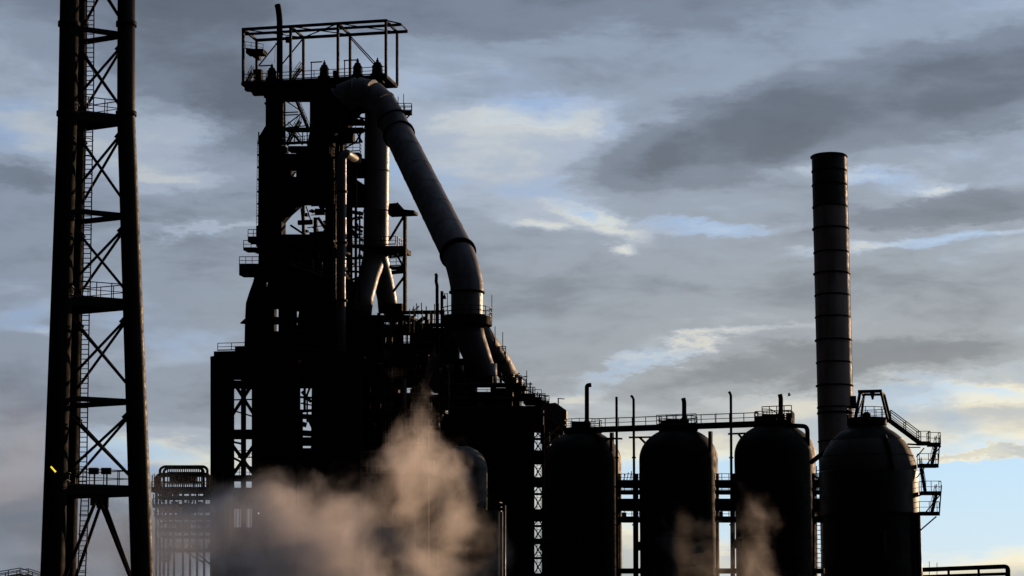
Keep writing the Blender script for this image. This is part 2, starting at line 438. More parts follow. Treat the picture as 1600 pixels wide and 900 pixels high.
# ------------------------------------------------------------------ blast furnace
FF = Frame(380, 300, -12.0)
k = FF.k
def yA(x): return 46-(x-379)*14/225
def headframe():
    T = thing('furnace_headframe', 'open rectangular steel frame standing on the top deck of the furnace', 'steel frame', ground_of(FF(490, 957, 3)))
    B = 5.85
    near = [380, 454, 528, 603]; far = [401, 474, 547, 620.5]
    def yC(x): return 63-(x-400)*14/237
    N = [(FF(x, yA(x), 0), FF(x, 129-(x-380)*.055, 0)) for x in near]
    Fp = [(FF(x, yC(x), B), FF(x, 146-(x-400)*.055, B)) for x in far]
    for (a, b) in N+Fp: bar(T, 'post', b, a, .36)
    bar(T, 'roof_beam', FF(378, 46, 0), FF(605, 32, 0), .34, .4)
    bar(T, 'roof_beam', FF(383, 53.5, B/2), FF(627, 38.5, B/2), .3, .36)
    bar(T, 'roof_beam', FF(400, 63, B), FF(637, 49, B), .34, .42)
    for (a, _), (c, _) in zip(N, Fp): bar(T, 'cross_beam', a, c, .3, .36)
    e0, e1 = FF(626, 37, 1.2), FF(637, 48, B)
    bar(T, 'canopy_edge', FF(604, 32, 0), e0, .16); bar(T, 'canopy_edge', e0, e1, .16)
    bar(T, 'brace', N[0][0], Fp[1][0], .12); bar(T, 'brace', N[1][0], Fp[2][0], .14); bar(T, 'brace', N[2][0], Fp[1][0], .14); bar(T, 'brace', N[2][0], Fp[3][0], .12)
    for (x0, y0, x1, y1, b) in ((404, 103, 434, 66, B), (441, 100, 472, 62, B), (549, 58, 588, 100, B), (546, 58, 584, 100, B-.8)):
        bar(T, 'brace', FF(x0, y0, b), FF(x1, y1, b), .17)
    # small hoist landing inside the left bay
    lp = block(T, 'hoist_landing', FF, 384, 411, 76, 83, 1.5, 3.5)
    railing(lp, [FF(383, 76, 1.5), FF(411, 80, 1.5), FF(411, 80, 3.5)], 1.1, 1.0)
    MB().prism([FF(x, y, 2.2) for x, y in ((386, 82), (405, 82), (405, 92), (399, 92))], FF.v*1.0).build('hoist_beam', 'black_steel', T)
    MB().box(FF(449, 62, 3.2), .5, .5, .9).build('hoist_block', 'black_steel', T)
    bar(T, 'hoist_rope', FF(429, 98, 3), FF(430.5, 66, 3), .05)
headframe()

def furnace():
    T = thing('blast_furnace', 'tall black blast furnace tower with decks, bins and hanging balconies', 'furnace', ground_of(FF(470, 957, 3)))
    # top deck
    dk = plate(T, 'top_deck', FF, [(378, 129), (378, 134), (604, 121), (604, 116)], -.3, 6.0)
    plate(T, 'deck_girder', FF, [(382, 133), (382, 141), (394, 142), (394, 148), (540, 143), (598, 128), (598, 121)], .2, 1.2)
    block(T, 'deck_machinery', FF, 412, 530, 134, 152, 1.4, 4.5)
    railing(dk, [FF(379, 127, 5.7), FF(379, 128, -.2), FF(604, 115.5, -.2), FF(603, 127, 5.7)], 1.15, 1.9, .09)
    bar(dk, 'edge_beam', FF(377, 131, -.45), FF(605, 119, -.45), .2, .5)
    # machinery on the deck
    block(T, 'motor_cabinet', FF, 396, 408, 108, 128, 1, 2)
    stairs(T, FF(456, 124, 1.2), FF(469, 106, 1.2), FF.v, .8)
    stairs(T, FF(384, 130, 1), FF(393, 112, 1), FF.v, .8)
    block(T, 'valve_cabinet', FF, 520, 526, 110, 120, 1, 2)
    # hoist stack plated bins under the deck
    plate(T, 'bin_wall', FF, [(415, 150), (415, 196), (404, 214), (403, 352), (400, 353), (400, 384), (440, 384), (440, 150)], .4, 2.4)
    MB().prism([FF(x, y, .4) for x, y in ((412, 160), (415, 160), (415, 165))], FF.v*2).build('bracket', 'black_steel', T)
    block(T, 'ladder_pole', FF, 403.2, 404.6, 206, 222, .2, .4)
    for x0, x1, y0, y1 in ((440, 454.5, 240, 318), (462.5, 518, 228, 318), (454.5, 462.5, 240, 264), (454.5, 462.5, 276, 318), (440, 446, 228, 240), (450, 462.5, 228, 236)):
        block(T, 'hopper_wall', FF, x0, x1, y0, y1, .6, 2.2)
    bar(T, 'hopper_strut', FF(454, 279, 1), FF(462, 268, 1), .2)
    # pipes, brackets and cabinets that roughen the outline
    rnd = random.Random(5)
    for i in range(7):
        y = 222+i*19; block(T, 'ladder_bracket', FF, 401.6, 403.4, y, y+2, .3, .8, 'black_steel')
    ladder(T, FF(400.6, 352, .3), FF(402.4, 218, .3), FF.u, .35, .45, t=.06)
    for x, y0, y1, r in ((446, 384, 545, .2), (487, 372, 470, .3), (497, 372, 545, .22), (513, 228, 372, .25), (414, 384, 545, .16), (556, 262, 440, .2), (549, 300, 470, .16), (562, 330, 470, .14)):
        pipe(T, 'service_pipe', [FF(x, y1, -.3), FF(x, y0, -.3)], r, 'soot_plate', 10)
    for i in range(22):
        x = rnd.uniform(542, 563); y = rnd.uniform(330, 470); block(T, 'bay_box', FF, x, x+rnd.uniform(2, 8), y, y+rnd.uniform(2, 7), 3.2, 4.2)
    for i in range(14):
        x = rnd.uniform(472, 505); y = rnd.uniform(320, 366); block(T, 'throat_box', FF, x, x+rnd.uniform(2, 6), y, y+rnd.uniform(2, 5), 3.6, 4.4)
    for y in (322, 329, 336): bar(T, 'throat_rail', FF(486, y, 4), FF(520, y-1, 4), .12)
    plate(T, 'chute', FF, [(440, 318), (470, 318), (452, 334), (440, 348)], .6, 2.0)
    block(T, 'receiving_bin', FF, 484, 512, 150, 240, .8, 3.2)
    block(T, 'rear_bin', FF, 500, 536, 165, 320, 4.0, 6.0)
    for y in (226, 252, 286):
        bar(T, 'floor_beam', FF(404, y, .3), FF(530, y-6, .3), .3, .4)
    # open bay with stairs
    bar(T, 'column', FF(441, 150, .4), FF(441, 226, .4), .35); bar(T, 'column', FF(444.5, 150, 1.6), FF(444.5, 226, 1.6), .3)
    for (x0, y0, x1, y1) in ((444, 156, 468, 172), (444, 176, 466, 175), (444, 180, 466, 179), (444, 198, 470, 178), (444, 200, 482, 196), (446, 204, 486, 204)):
        bar(T, 'brace', FF(x0, y0, 1.4), FF(x1, y1, 1.4), .15)
    stairs(T, FF(481, 203, 2), FF(460, 152, 2), FF.v, .9); stairs(T, FF(446, 226, 1.6), FF(468, 188, 1.6), FF.v, .9)
    stairs(T, FF(470, 224, 2.4), FF(450, 200, 2.4), FF.v, .9)
    for x in (452, 460, 473, 480): bar(T, 'hanger', FF(x, 226, 2.6), FF(x, 200, 2.6), .14)
    block(T, 'walkway', FF, 444, 486, 199, 203, 1.5, 3.2)
    railing(T, [FF(444, 226, .6), FF(486, 223, .6)], 1.1, 1.0, .08)
    # bay between bins and uptake
    for (x0, y0, x1, y1, w) in ((536, 208, 568, 206, .35), (532, 224, 566, 222, .2), (544, 196, 568, 190, .25), (548, 180, 572, 186, .25), (550, 256, 568, 254, .4), (540, 268, 568, 266, .4)):
        bar(T, 'floor_beam', FF(x0, y0, 3), FF(x1, y1, 3), w)
    MB().lathe(FF(548, 215, 3.4), [(0, FF(548, 220, 3).z), (.42, FF(548, 220, 3).z), (.42, FF(548, 212, 3).z), (0, FF(548, 211, 3).z)], 16).build('valve_wheel', 'black_steel', T)
    wk = block(T, 'walkway', FF, 530, 561, 238, 246, 1, 2.6)
    railing(wk, [FF(530, 238, 1), FF(562, 236, 1), FF(564, 240, 2.6)], 1.15, 1.1, .08)
    railing(T, [FF(545, 206, 3), FF(566, 205, 3)], 1.1, 1.0, .08)
    block(T, 'mid_wall', FF, 538, 567, 262, 276, 3, 4.4); plate(T, 'mid_wall', FF, [(538, 276), (552, 277), (567, 287), (567, 322), (538, 322)], 3, 4.4)
    plate(T, 'arch_infill', FF, [(526, 176), (548, 160), (574, 162), (574, 172), (560, 174), (545, 196), (532, 222), (524, 222)], 2.6, 4.2)
    block(T, 'arch_infill', FF, 548, 567, 186, 194, 3.2, 4.4); block(T, 'arch_infill', FF, 540, 567, 199, 204, 3.2, 4.4); block(T, 'arch_infill', FF, 534, 552, 208, 222, 3.4, 4.4); block(T, 'arch_infill', FF, 541, 568, 247, 263, 3.2, 4.4)
    for (x0, y0, x1, y1, w) in ((556, 205, 566, 222, .2), (566, 205, 556, 222, .2), (553, 172, 568, 190, .25), (562, 222, 562, 200, .25), (538, 232, 556, 222, .2)):
        bar(T, 'arch_strut', FF(x0, y0, 3.1), FF(x1, y1, 3.1), w)
    # lower opening: throat machinery
    for (x0, y0, x1, y1, w) in ((474, 318, 474, 366, .4), (493, 340, 493, 366, .5), (497, 340, 510, 360, .4), (470, 322, 472, 345, .14), (478, 322, 486, 345, .14), (480, 356, 510, 352, .12), (500, 326, 518, 322, .2),
                                (486, 330, 520, 330, .3), (454, 352, 475, 366, .3)):
        bar(T, 'throat_strut', FF(x0, y0, 3.2), FF(x1, y1, 3.2), w)
    MB().tube([FF(466, 348, 3), FF(488, 347, 3)], .38, 14).build('counterweight', 'black_steel', T)
    block(T, 'throat_bin', FF, 508, 530, 318, 372, 1, 3)
    for (x, y, r) in ((500, 331, .5), (503, 322, .3)):
        MB().box(FF(x, y, 3.4), r*3, r*2, r*1.6).build('drive_box', 'black_steel', T)
    # bay right of slim pipe
    for (x0, y0, x1, y1, w) in ((541, 330, 567, 334, .5), (541, 346, 556, 340, .3), (546, 352, 566, 362, .4), (556, 345, 566, 338, .2), (548, 356, 560, 372, .3), (541, 384, 568, 386, .5), (541, 404, 566, 402, .3), (541, 366, 566, 366, .25), (541, 424, 566, 425, .3), (541, 440, 566, 432, .3)):
        bar(T, 'bay_strut', FF(x0, y0, 2.4), FF(x1, y1, 2.4), w)
    railing(T, [FF(542, 384, 1.5), FF(566, 383, 1.5)], 1.2, 1.0, .1); railing(T, [FF(542, 418, 1.5), FF(566, 417, 1.5)], 1.2, 1.0, .1)
    # furnace stack and belly
    c = FF(508, 545, 4.5); z = lambda y: FF(508, y, 4.5).z
    MB().lathe(Vector((c.x, c.y, 0)), [(0, z(366)), (2.6, z(366)), (2.9, z(378)), (3.3, z(420)), (3.9, z(480)), (4.3, z(520)), (4.3, z(556)), (1.9, z(596)), (1.9, z(820))], 44).build('furnace_shell', 'soot_plate', T)
    for y in (400, 440, 478, 515):
        rr = 3.0+(y-378)*.0098
        MB().lathe(Vector((c.x, c.y, 0)), [(rr, z(y)), (rr+.5, z(y)), (rr+.5, z(y)+.3), (rr, z(y)+.3)], 44).build('cooling_ring', 'black_steel', T)
    # flared gas vessel on the left flank
    c = FF(404, 545, 2.2); z2 = lambda y: FF(404, y, 2.2).z
    MB().lathe(Vector((c.x, c.y, 0)), [(0, z2(425)), (.75, z2(428)), (1.0, z2(440)), (1.55, z2(457)), (2.02, z2(474)), (2.1, z2(500)), (2.1, z2(548))], 36).build('gas_vessel', 'soot_plate', T)
    MB().prism([FF(x, y, 2) for x, y in ((374.5, 505), (382, 498), (388, 506))], FF.v*.8).build('bracket', 'black_steel', T)
    # middle decks
    block(T, 'mid_deck', FF, 400, 520, 366, 385, .3, 3.0)
    block(T, 'mid_wall', FF, 420, 452, 384, 480, .8, 3.0); block(T, 'mid_wall', FF, 452, 480, 384, 482, 1.2, 4.5)
    block(T, 'mid_wall', FF, 404, 422, 384, 440, .5, 1.5)
    block(T, 'mid_wall', FF, 418, 427, 440, 548, 1, 2.6); block(T, 'mid_wall', FF, 435, 459, 478, 548, 1.2, 2.8)
    for y in (498, 520, 540): bar(T, 'floor_beam', FF(418, y, 1.6), FF(478, y, 1.6), .45)
    for y0, y1 in ((495, 507), (518, 548)): block(T, 'slot_plate', FF, 426, 436, y0, y1, 1.4, 1.6)
    block(T, 'slot_plate', FF, 458, 480, 508, 548, 2.9, 3.1)
    bar(T, 'brace', FF(459, 510, 2), FF(470, 494, 2), .2); railing(T, [FF(455, 505, 2), FF(478, 505, 2)], 1.1, .8, .07)
    block(T, 'mid_wall', FF, 520, 566, 440, 548, 2.4, 4.5); block(T, 'mid_wall', FF, 528, 548, 320, 440, 5, 6)
    # sign plate
    block(T, 'sign_plate', FF, 405.5, 419, 399, 409.5, .15, .3, 'dome_plate')
    # hanging balconies on the left
    def balcony(x0, x1, y, yb, b0, b1, tip):
        o = plate(T, 'balcony', FF, [(x0, y), (x0, yb), (x0+tip, yb), (x1, yb+tip*.5), (x1, y)], b0, b1, 'black_steel')
        railing(o, [FF(x1, y, b1-.1), FF(x0+.4, y, b1-.1), FF(x0+.4, y, b0+.1), FF(x1, y, b0+.1)], 1.2, 1.0, .09); return o
    balcony(387, 404, 371, 378, .6, 2.6, 4); balcony(380, 404, 388, 391, .2, 2.4, 10); balcony(373.5, 404, 413.5, 430, .2, 2.4, 16)
    # sloping gallery with rail
    for dy, w in ((0, .16), (7, .16), (14, .2), (20, .34)):
        bar(T, 'gallery_rail' if dy < 14 else 'gallery_beam', FF(454, 392+dy, -.6), FF(504, 411+dy, -.6), w, mat='rail_paint' if dy < 14 else 'rust_plate')
    for i in range(9):
        x = 455+i*6; bar(T, 'gallery_post', FF(x, 393+i*2.3, -.6), FF(x, 408+i*2.3, -.6), .1, mat='rail_paint')
    railing(T, [FF(452, 408, .2), FF(470, 410, .2)], 1.1, .8, .08)
    # slim handrail ladder beside the slim pipe
    ladder(T, FF(520.5, 470, -5), FF(520.5, 225, -5), FF.u, .4, .5, t=.1, mat='rail_paint')
    for y in (240, 300, 372, 450): bar(T, 'ladder_stay', FF(522, y, -5), FF(522, y, .6), .12)
furnace()

def valves():
    T = []
    for i, (x, yb, yt, b, lab) in enumerate(((424.5, 126, 99.5, 1.5, 'bottle-shaped bleeder valve beside the tall bent vent pipe on the furnace deck'),
                              (506.5, 123, 94, 1.2, 'bottle-shaped bleeder valve standing mid-deck on the furnace, left of the big duct'),
                              (558.5, 121, 91, 1.4, 'bottle-shaped bleeder valve just left above the bend of the big duct'),
                              (589.5, 120, 90, 1.4, 'widest bottle-shaped bleeder valve right above the bend of the big duct'))):
        c = FF(x, yb, b); h = FF(x, yt, b).z-c.z; w = 1.0 if i < 3 else 1.18
        t = thing('bleeder_valve', lab, 'valve', c, 'bleeder valves on the furnace top')
        MB().lathe(c, [(0, c.z), (.95*w, c.z), (.95*w, c.z+.12*h), (.72*w, c.z+.16*h), (.66*w, c.z+.5*h), (.74*w, c.z+.52*h), (.56*w, c.z+.62*h), (.42*w, c.z+.74*h), (0, c.z+.78*h)], 22).build('valve_body', 'black_steel', t)
        MB().lathe(c, [(.2, c.z+.74*h), (.24, c.z+.86*h), (.12, c.z+.9*h), (.08, c.z+h), (0, c.z+h)], 12).build('valve_spindle', 'black_steel', t)
        if i < 3:
            x2 = x-(20 if i else 17); p, q = FF(x2, yb, b), FF(x2, yt+3.5, b)
            if i: bar(t, 'davit_post', p, q, .14)
            bar(t, 'davit_arm', FF(x2-1.5, yt+3.5, b), FF(x+(2 if i != 1 else -3), yt+2.5, b), .16)
valves()
def bleeder():
    T = thing('vent_pipe', 'tall bent vent pipe rising through the furnace headframe', 'pipe', FF(436.5, 130, 1.8))
    b = 1.8
    pts = [FF(437, 132, b), FF(437, 30, b), FF(435, 14, b), FF(433.5, 7.5, b)]
    pipe(T, 'pipe_run', fillet(pts, 1.2), .46, 'soot_plate', 20)
    for y in (125, 52):
        c = FF(437, y, b); MB().lathe(c, [(.45, c.z-.1), (.58, c.z-.1), (.58, c.z+.1), (.45, c.z+.1)], 20).build('flange', 'black_steel', T)
bleeder()

def downcomer():
    T = thing('downcomer_duct', 'huge grey duct bending over the furnace top and sloping down to the right', 'duct', ground_of(P(729, 957, 268)))
    ctr = [(500, 240, 299), (505, 212, 298.3), (517, 178, 297.2), (536, 152, 296), (560, 142.5, 295), (580, 147, 294.2), (598, 163, 293.4), (612, 187, 292.6), (624, 212, 291.6)]
    pts = [P(*c) for c in ctr]
    # smooth the bend
    def cr(p0, p1, p2, p3, t):
        return .5*((2*p1)+(p2-p0)*t+(2*p0-5*p1+4*p2-p3)*t*t+(3*p1-p0-3*p2+p3)*t**3)
    def spline(p, n=4):
        q = [p[0]*2-p[1]]+p+[p[-1]*2-p[-2]]; out = []
        for i in range(1, len(q)-2):
            for j in range(n): out.append(cr(q[i-1], q[i], q[i+1], q[i+2], j/n))
        out.append(p[-1]); return out
    r = 2.08
    cuts = [(0, 2), (2, 3), (3, 4), (4, 5), (5, 6), (6, 7), (7, 8)]
    sp = spline(pts, 5)
    for a, b in cuts:
        seg = sp[a*5:b*5+1]; seg = seg if a == 0 else [seg[0], seg[-1]]; MB().tube(seg, r, 40, cap=False).build('bend_section', 'soot_plate' if a < 3 else 'duct_plate', T)  # first bend sections in a blacker plate than the rest
        if 2 < b < 7:
            d = (seg[-1]-seg[-2]).normalized(); MB().tube([seg[-1]-d*.09, seg[-1]+d*.09], r+.09, 40).build('weld_ring', 'duct_plate', T)
    low = P(715.5, 396, 270); top = pts[-1]
    d = (low-top).normalized()
    n = 6
    for i in range(n):
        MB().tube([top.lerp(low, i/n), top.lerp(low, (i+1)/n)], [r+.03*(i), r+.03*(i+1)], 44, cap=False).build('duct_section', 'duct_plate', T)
        if i: q = top.lerp(low, i/n); MB().tube([q-d*.05, q+d*.05], r+.03*i+.035, 44).build('weld_ring', 'duct_plate', T)
    def collar(p, d, r, w=.16, e=.28):
        MB().tube([p-d*w, p+d*w], r+e, 44).build('flange', 'black_steel', T)
    collar(P(612, 187, 292.6), (pts[-1]-pts[-2]).normalized(), r, .12, .18)
    collar(top-d*.2, d, r, .2, .3); collar(low, d, r+.15, .22, .28)
    v1, v2 = P(729.5, 457, 268), P(729.5, 508, 268)
    el = [low]+[low*(1-t)**2+(P(724, 415, 268.8))*2*t*(1-t)+P(729.3, 446, 268)*t*t for t in (.25, .5, .75, 1)]+[v1]
    MB().tube(el, r+.12, 44, cap=False).build('elbow', 'duct_plate', T)
    collar(v1, UP, r+.1, .1, .2)
    MB().tube([v1, v2], r+.02, 44, cap=False).build('duct_section', 'pipe_plate', T)
    # access platform on the upper bend
    c = P(632, 176, 293)
    pf = MB().box(c+Vector((0, 0, -.1)), 2.2, 1.8, .22).build('platform', 'black_steel', T)
    cz = c.z
    railing(pf, [Vector((c.x-1.0, c.y+.8, cz)), Vector((c.x+1.05, c.y+.8, cz)), Vector((c.x+1.05, c.y-.8, cz)), Vector((c.x-1.0, c.y-.8, cz))], 1.2, 1.0, .09)
    bar(pf, 'bracket', Vector((c.x+.9, c.y, cz-.2)), Vector((c.x-.4, c.y, cz-1.6)), .2)
    bar(pf, 'mast', Vector((c.x-.9, c.y-.8, cz)), Vector((c.x-.9, c.y-.8, cz+2.2)), .1)
    bar(pf, 'mast', Vector((c.x-.1, c.y-.8, cz)), Vector((c.x-.1, c.y-.8, cz+2.6)), .1)
    # ring platform round the foot
    z = P(729, 503, 268).z; z0 = P(729, 508, 268).z; cc = Vector((v2.x, v2.y, 0))
    MB().lathe(cc, [(r+.1, z0-.5), (3.0, z0-.1), (3.35, z0-.1), (3.35, z+.55), (r+.1, z+.55)], 36).build('ring_platform', 'black_steel', T)
    ring_rail(T, cc, 3.25, z+.55, 1.25, 18, .09)
    p = P(768.5, 498, 268); bar(T, 'mast', p, p+UP*3.2, .09)
    # trouser legs down to the dust catchers
    a = P(729.5, 506, 268)
    MB().tube([a, P(735, 530, 268), P(750, 568, 268.5), P(758, 584, 269), P(761, 600, 269)], [2.05, 2.0, 1.75, 1.5, 1.35], 36).build('trouser_leg', 'vessel_plate', T)
    MB().tube([P(763, 568, 268.6), P(763, 598, 268.8)], [1.12, 1.18], 30).build('leg_sleeve', 'duct_plate', T)
    MB().tube([P(733, 503, 270), P(757, 535, 273), P(782, 568, 276), P(800, 592, 278)], [1.95, 1.7, 1.55, 1.1], 36).build('trouser_leg', 'vessel_plate', T)
    MB().tube([P(724, 503, 270), P(703, 535, 273), P(685, 570, 275), P(676, 610, 276)], [1.95, 1.7, 1.5, 1.3], 36).build('trouser_leg', 'vessel_plate', T)
downcomer()

def uptake():
    T = thing('uptake_pipe', 'thick vertical gas uptake forking into two legs left of the sloping duct', 'pipe', ground_of(FF(587, 957, 5)))
    b = 5.0; r = 20*k
    c = FF(587, 400, b); z = lambda y: FF(587, y, b).z
    ys = [392, 330, 268, 200, 168]
    for y0, y1 in zip(ys, ys[1:]):
        MB().tube([Vector((c.x, c.y, z(y0))), Vector((c.x, c.y, z(y1)))], r, 40, cap=False).build('pipe_section', 'pipe_plate', T)
        MB().tube([Vector((c.x, c.y, z(y1)-.08)), Vector((c.x, c.y, z(y1)+.08))], r+.09, 40).build('weld_ring', 'pipe_plate', T)
    MB().tube([Vector((c.x, c.y, z(170))), Vector((c.x-.6, c.y-2.5, z(150)))], r, 32).build('pipe_head', 'pipe_plate', T)
    for s, (x1, y1, x2, y2) in enumerate(((577, 430, 565, 489), (597, 430, 607, 489))):
        p = [Vector((c.x, c.y, z(388))), FF(586+(2 if s else -1), 405, b), FF(x1, y1, b+(1.6 if s else -1.8)), FF(x1+(x2-x1)*.75, y1+36, b+(2.6 if s else -3)), FF(x2, y2, b+(3 if s else -3.4))]
        MB().tube(p, [r*.98, r*.96, r*.82, r*.78, r*.8], 36).build('fork_leg', 'pipe_plate', T)
    dk = block(T, 'platform', FF, 563, 629, 384, 391, b-2.6, b+2.4, 'black_steel')
    railing(dk, [FF(566, 384, b-2.5), FF(618, 382, b-2.5), FF(630, 388, b+2.3)], 1.25, 1.1, .1)
    bar(dk, 'bracket', FF(608, 400, b), FF(626, 391, b), .3)
uptake()

def slim_pipe():
    T = thing('gas_pipe', 'slim vertical pipe with a sunlit elbow on the furnace face', 'pipe', FF(534, 548, -5.5))
    b = -5.5; r = 7.2*k
    pts = [FF(533.5, 550, b), FF(532.5, 440, b), FF(534, 395, b), FF(534, 246, b), FF(541, 240, b+.3), FF(558, 251, b+6.0)]
    pipe(T, 'pipe_run', fillet(pts, .8, 6), r, 'pipe_plate', 24)
    for y in (380, 300, 470):
        c = FF(533.7, y, b); MB().lathe(c, [(r, c.z-.16), (r+.18, c.z-.16), (r+.18, c.z+.16), (r, c.z+.16)], 24).build('flange', 'black_steel', T)
slim_pipe()

def side_frame():
    T = thing('steel_side_frame', 'slender steel post frame with top platform between uptake and sloping duct', 'steel frame', ground_of(FF(632, 957, 3)))
    b = 3.0
    bar(T, 'post', FF(632.5, 490, b), FF(632.5, 330, b), .45); bar(T, 'post', FF(634, 490, b+2), FF(634, 332, b+2), .3)
    pf = plate(T, 'top_platform', FF, [(606, 328), (606, 335), (647, 333), (647, 328.5), (629, 327), (618, 317), (608, 318)], b-.8, b+1.5, 'black_steel')
    for (x0, y0, x1, y1, w) in ((632, 336, 608, 376, .3), (617, 392, 632, 420, .28), (612, 426, 632, 424, .5), (610, 418, 632, 416, .2), (632, 432, 614, 456, .3), (606, 402, 630, 400, .2), (620, 317, 632, 330, .3)):
        bar(T, 'brace', FF(x0, y0, b), FF(x1, y1, b), w)
    lp = block(T, 'landing', FF, 608, 630, 416, 419, b, b+1.8, 'black_steel')
    railing(lp, [FF(609, 416, b), FF(629, 415, b)], 1.2, .8, .09)
side_frame()

def cast_house():
    T = thing('cast_house', 'black steel-framed cast house block at the foot of the furnace', 'building', ground_of(FF(440, 957, 0)))
    Z = lambda x, b: FF(x, 1020, b)
    # roof deck
    rf = plate(T, 'roof_deck', FF, [(334, 549), (334, 556), (328.5, 557), (328.5, 562), (600, 560), (600, 545), (420, 547), (380, 548)], -5, 6)
    railing(rf, [FF(340, 548, 5), FF(340, 548, -4.8), FF(383, 547, -4.8)], 1.1, 2.0, .09)
    railing(rf, [FF(430, 546, -4.8), FF(560, 545, -4.8)], 1.1, 2.0, .07)
    MB().tube([FF(336, 556, -4), FF(352, 555, -4)], .55, 16).build('roof_roller', 'black_steel', rf)
    block(rf, 'roof_box', FF, 352, 366, 550, 558, -4, -2); block(rf, 'roof_box', FF, 367, 382, 541, 556, -4, -2)
    def wall(x0, x1, y0, b0, b1, y1=1020, name='wall', mat='soot_plate'): return block(T, name, FF, x0, x1, y0, y1, b0, b1, mat)
    # corner pier: cladding sheets
    for i, x in enumerate((328.5, 336, 343.5, 351)):
        wall(x+.15, x+7.3, 562, -4.9-(i % 2)*.05, -3.6, name='cladding_sheet')
    wall(330, 348, 563, -3.5, 0, name='pier_wall')
    wall(357, 357+1, 562, -4.8, -3.8, 600)
    wall(357, 398, 562, -4.6, -3.0, 592, 'eaves_wall')
    # open braced bay
    b = -3.8
    for x, w in ((362, .6), (380.5, .6), (397, .55), (355, .5)): bar(T, 'bay_post', FF(x, 590, b), FF(x, 1020, b), w)
    wall(357, 400, 671, b-.5, b+.2, 686, 'bay_girder'); wall(357, 400, 744, b-.5, b+.2, 752, 'bay_girder'); wall(357, 400, 762, b+.3, b+.5, 795, 'bay_wall'); wall(357, 400, 824, b+.3, b+.5, name='bay_wall')
    for x in (364, 369, 374, 386, 391): bar(T, 'bay_rod', FF(x, 826, b), FF(x, 795, b), .12)
    for (x0, y0, x1, y1, w) in ((364, 596, 397, 648, .4), (397, 596, 362, 650, .4), (357, 625, 397, 624, .18), (366, 642, 396, 651, .2), (398, 660, 404, 640, .2),
                                (362, 694, 397, 742, .42), (398, 694, 362, 744, .42), (362, 690, 380, 694, .3), (357, 720, 364, 690, .3), (366, 716, 398, 734, .3), (372, 706, 384, 722, .3)):
        bar(T, 'bay_brace', FF(x0, y0, b), FF(x1, y1, b), w)
    railing(T, [FF(358, 744, b), FF(398, 744, b)], 1.1, .8, .08); railing(T, [FF(372, 716, b+3), FF(398, 715, b+3)], 1.1, .8, .08)
    MB().box(FF(372, 601, b+.3), 2.0, .3, 1.2).build('gusset', 'black_steel', T); MB().box(FF(392, 600, b+.3), 2.2, .3, 1.6).build('gusset', 'black_steel', T)
    # dark clad block
    for i in range(9):
        x = 399+i*7.1
        wall(x, x+6.9, 560, -4.6-(i % 2)*.06, -3.2, name='cladding_sheet')
    for i in range(10):
        x = 492+i*7.1
        wall(x, x+6.9, 560, -4.6-(i % 2)*.06, -3.2, name='cladding_sheet')
    wall(462, 493, 560, -4.4, -3.4, 606, 'lintel_wall')
    wall(408, 446, 565, 2, 4); wall(508, 545, 565, 2, 4)
    for (x0, y0, x1, y1, w) in ((466, 606, 466, 1000, .5), (476, 606, 476, 640, .3), (462, 620, 494, 622, .3), (472, 612, 486, 628, .4), (484, 606, 474, 632, .25), (462, 643, 494, 641, .4), (462, 650, 494, 652, .7), (490, 620, 490, 1000, .5), (480, 622, 480, 660, .2), (470, 630, 492, 634, .2),
                                (470, 640, 470, 720, .5), (462, 676, 494, 678, .8), (462, 690, 494, 690, 1.2), (462, 660, 478, 664, .7), (484, 655, 492, 672, .6)):
        bar(T, 'bay_strut', FF(x0, y0, -3.6), FF(x1, y1, -3.6), w)
    wall(462, 494, 700, -3.2, -2.2, name='infill_wall')
cast_house()

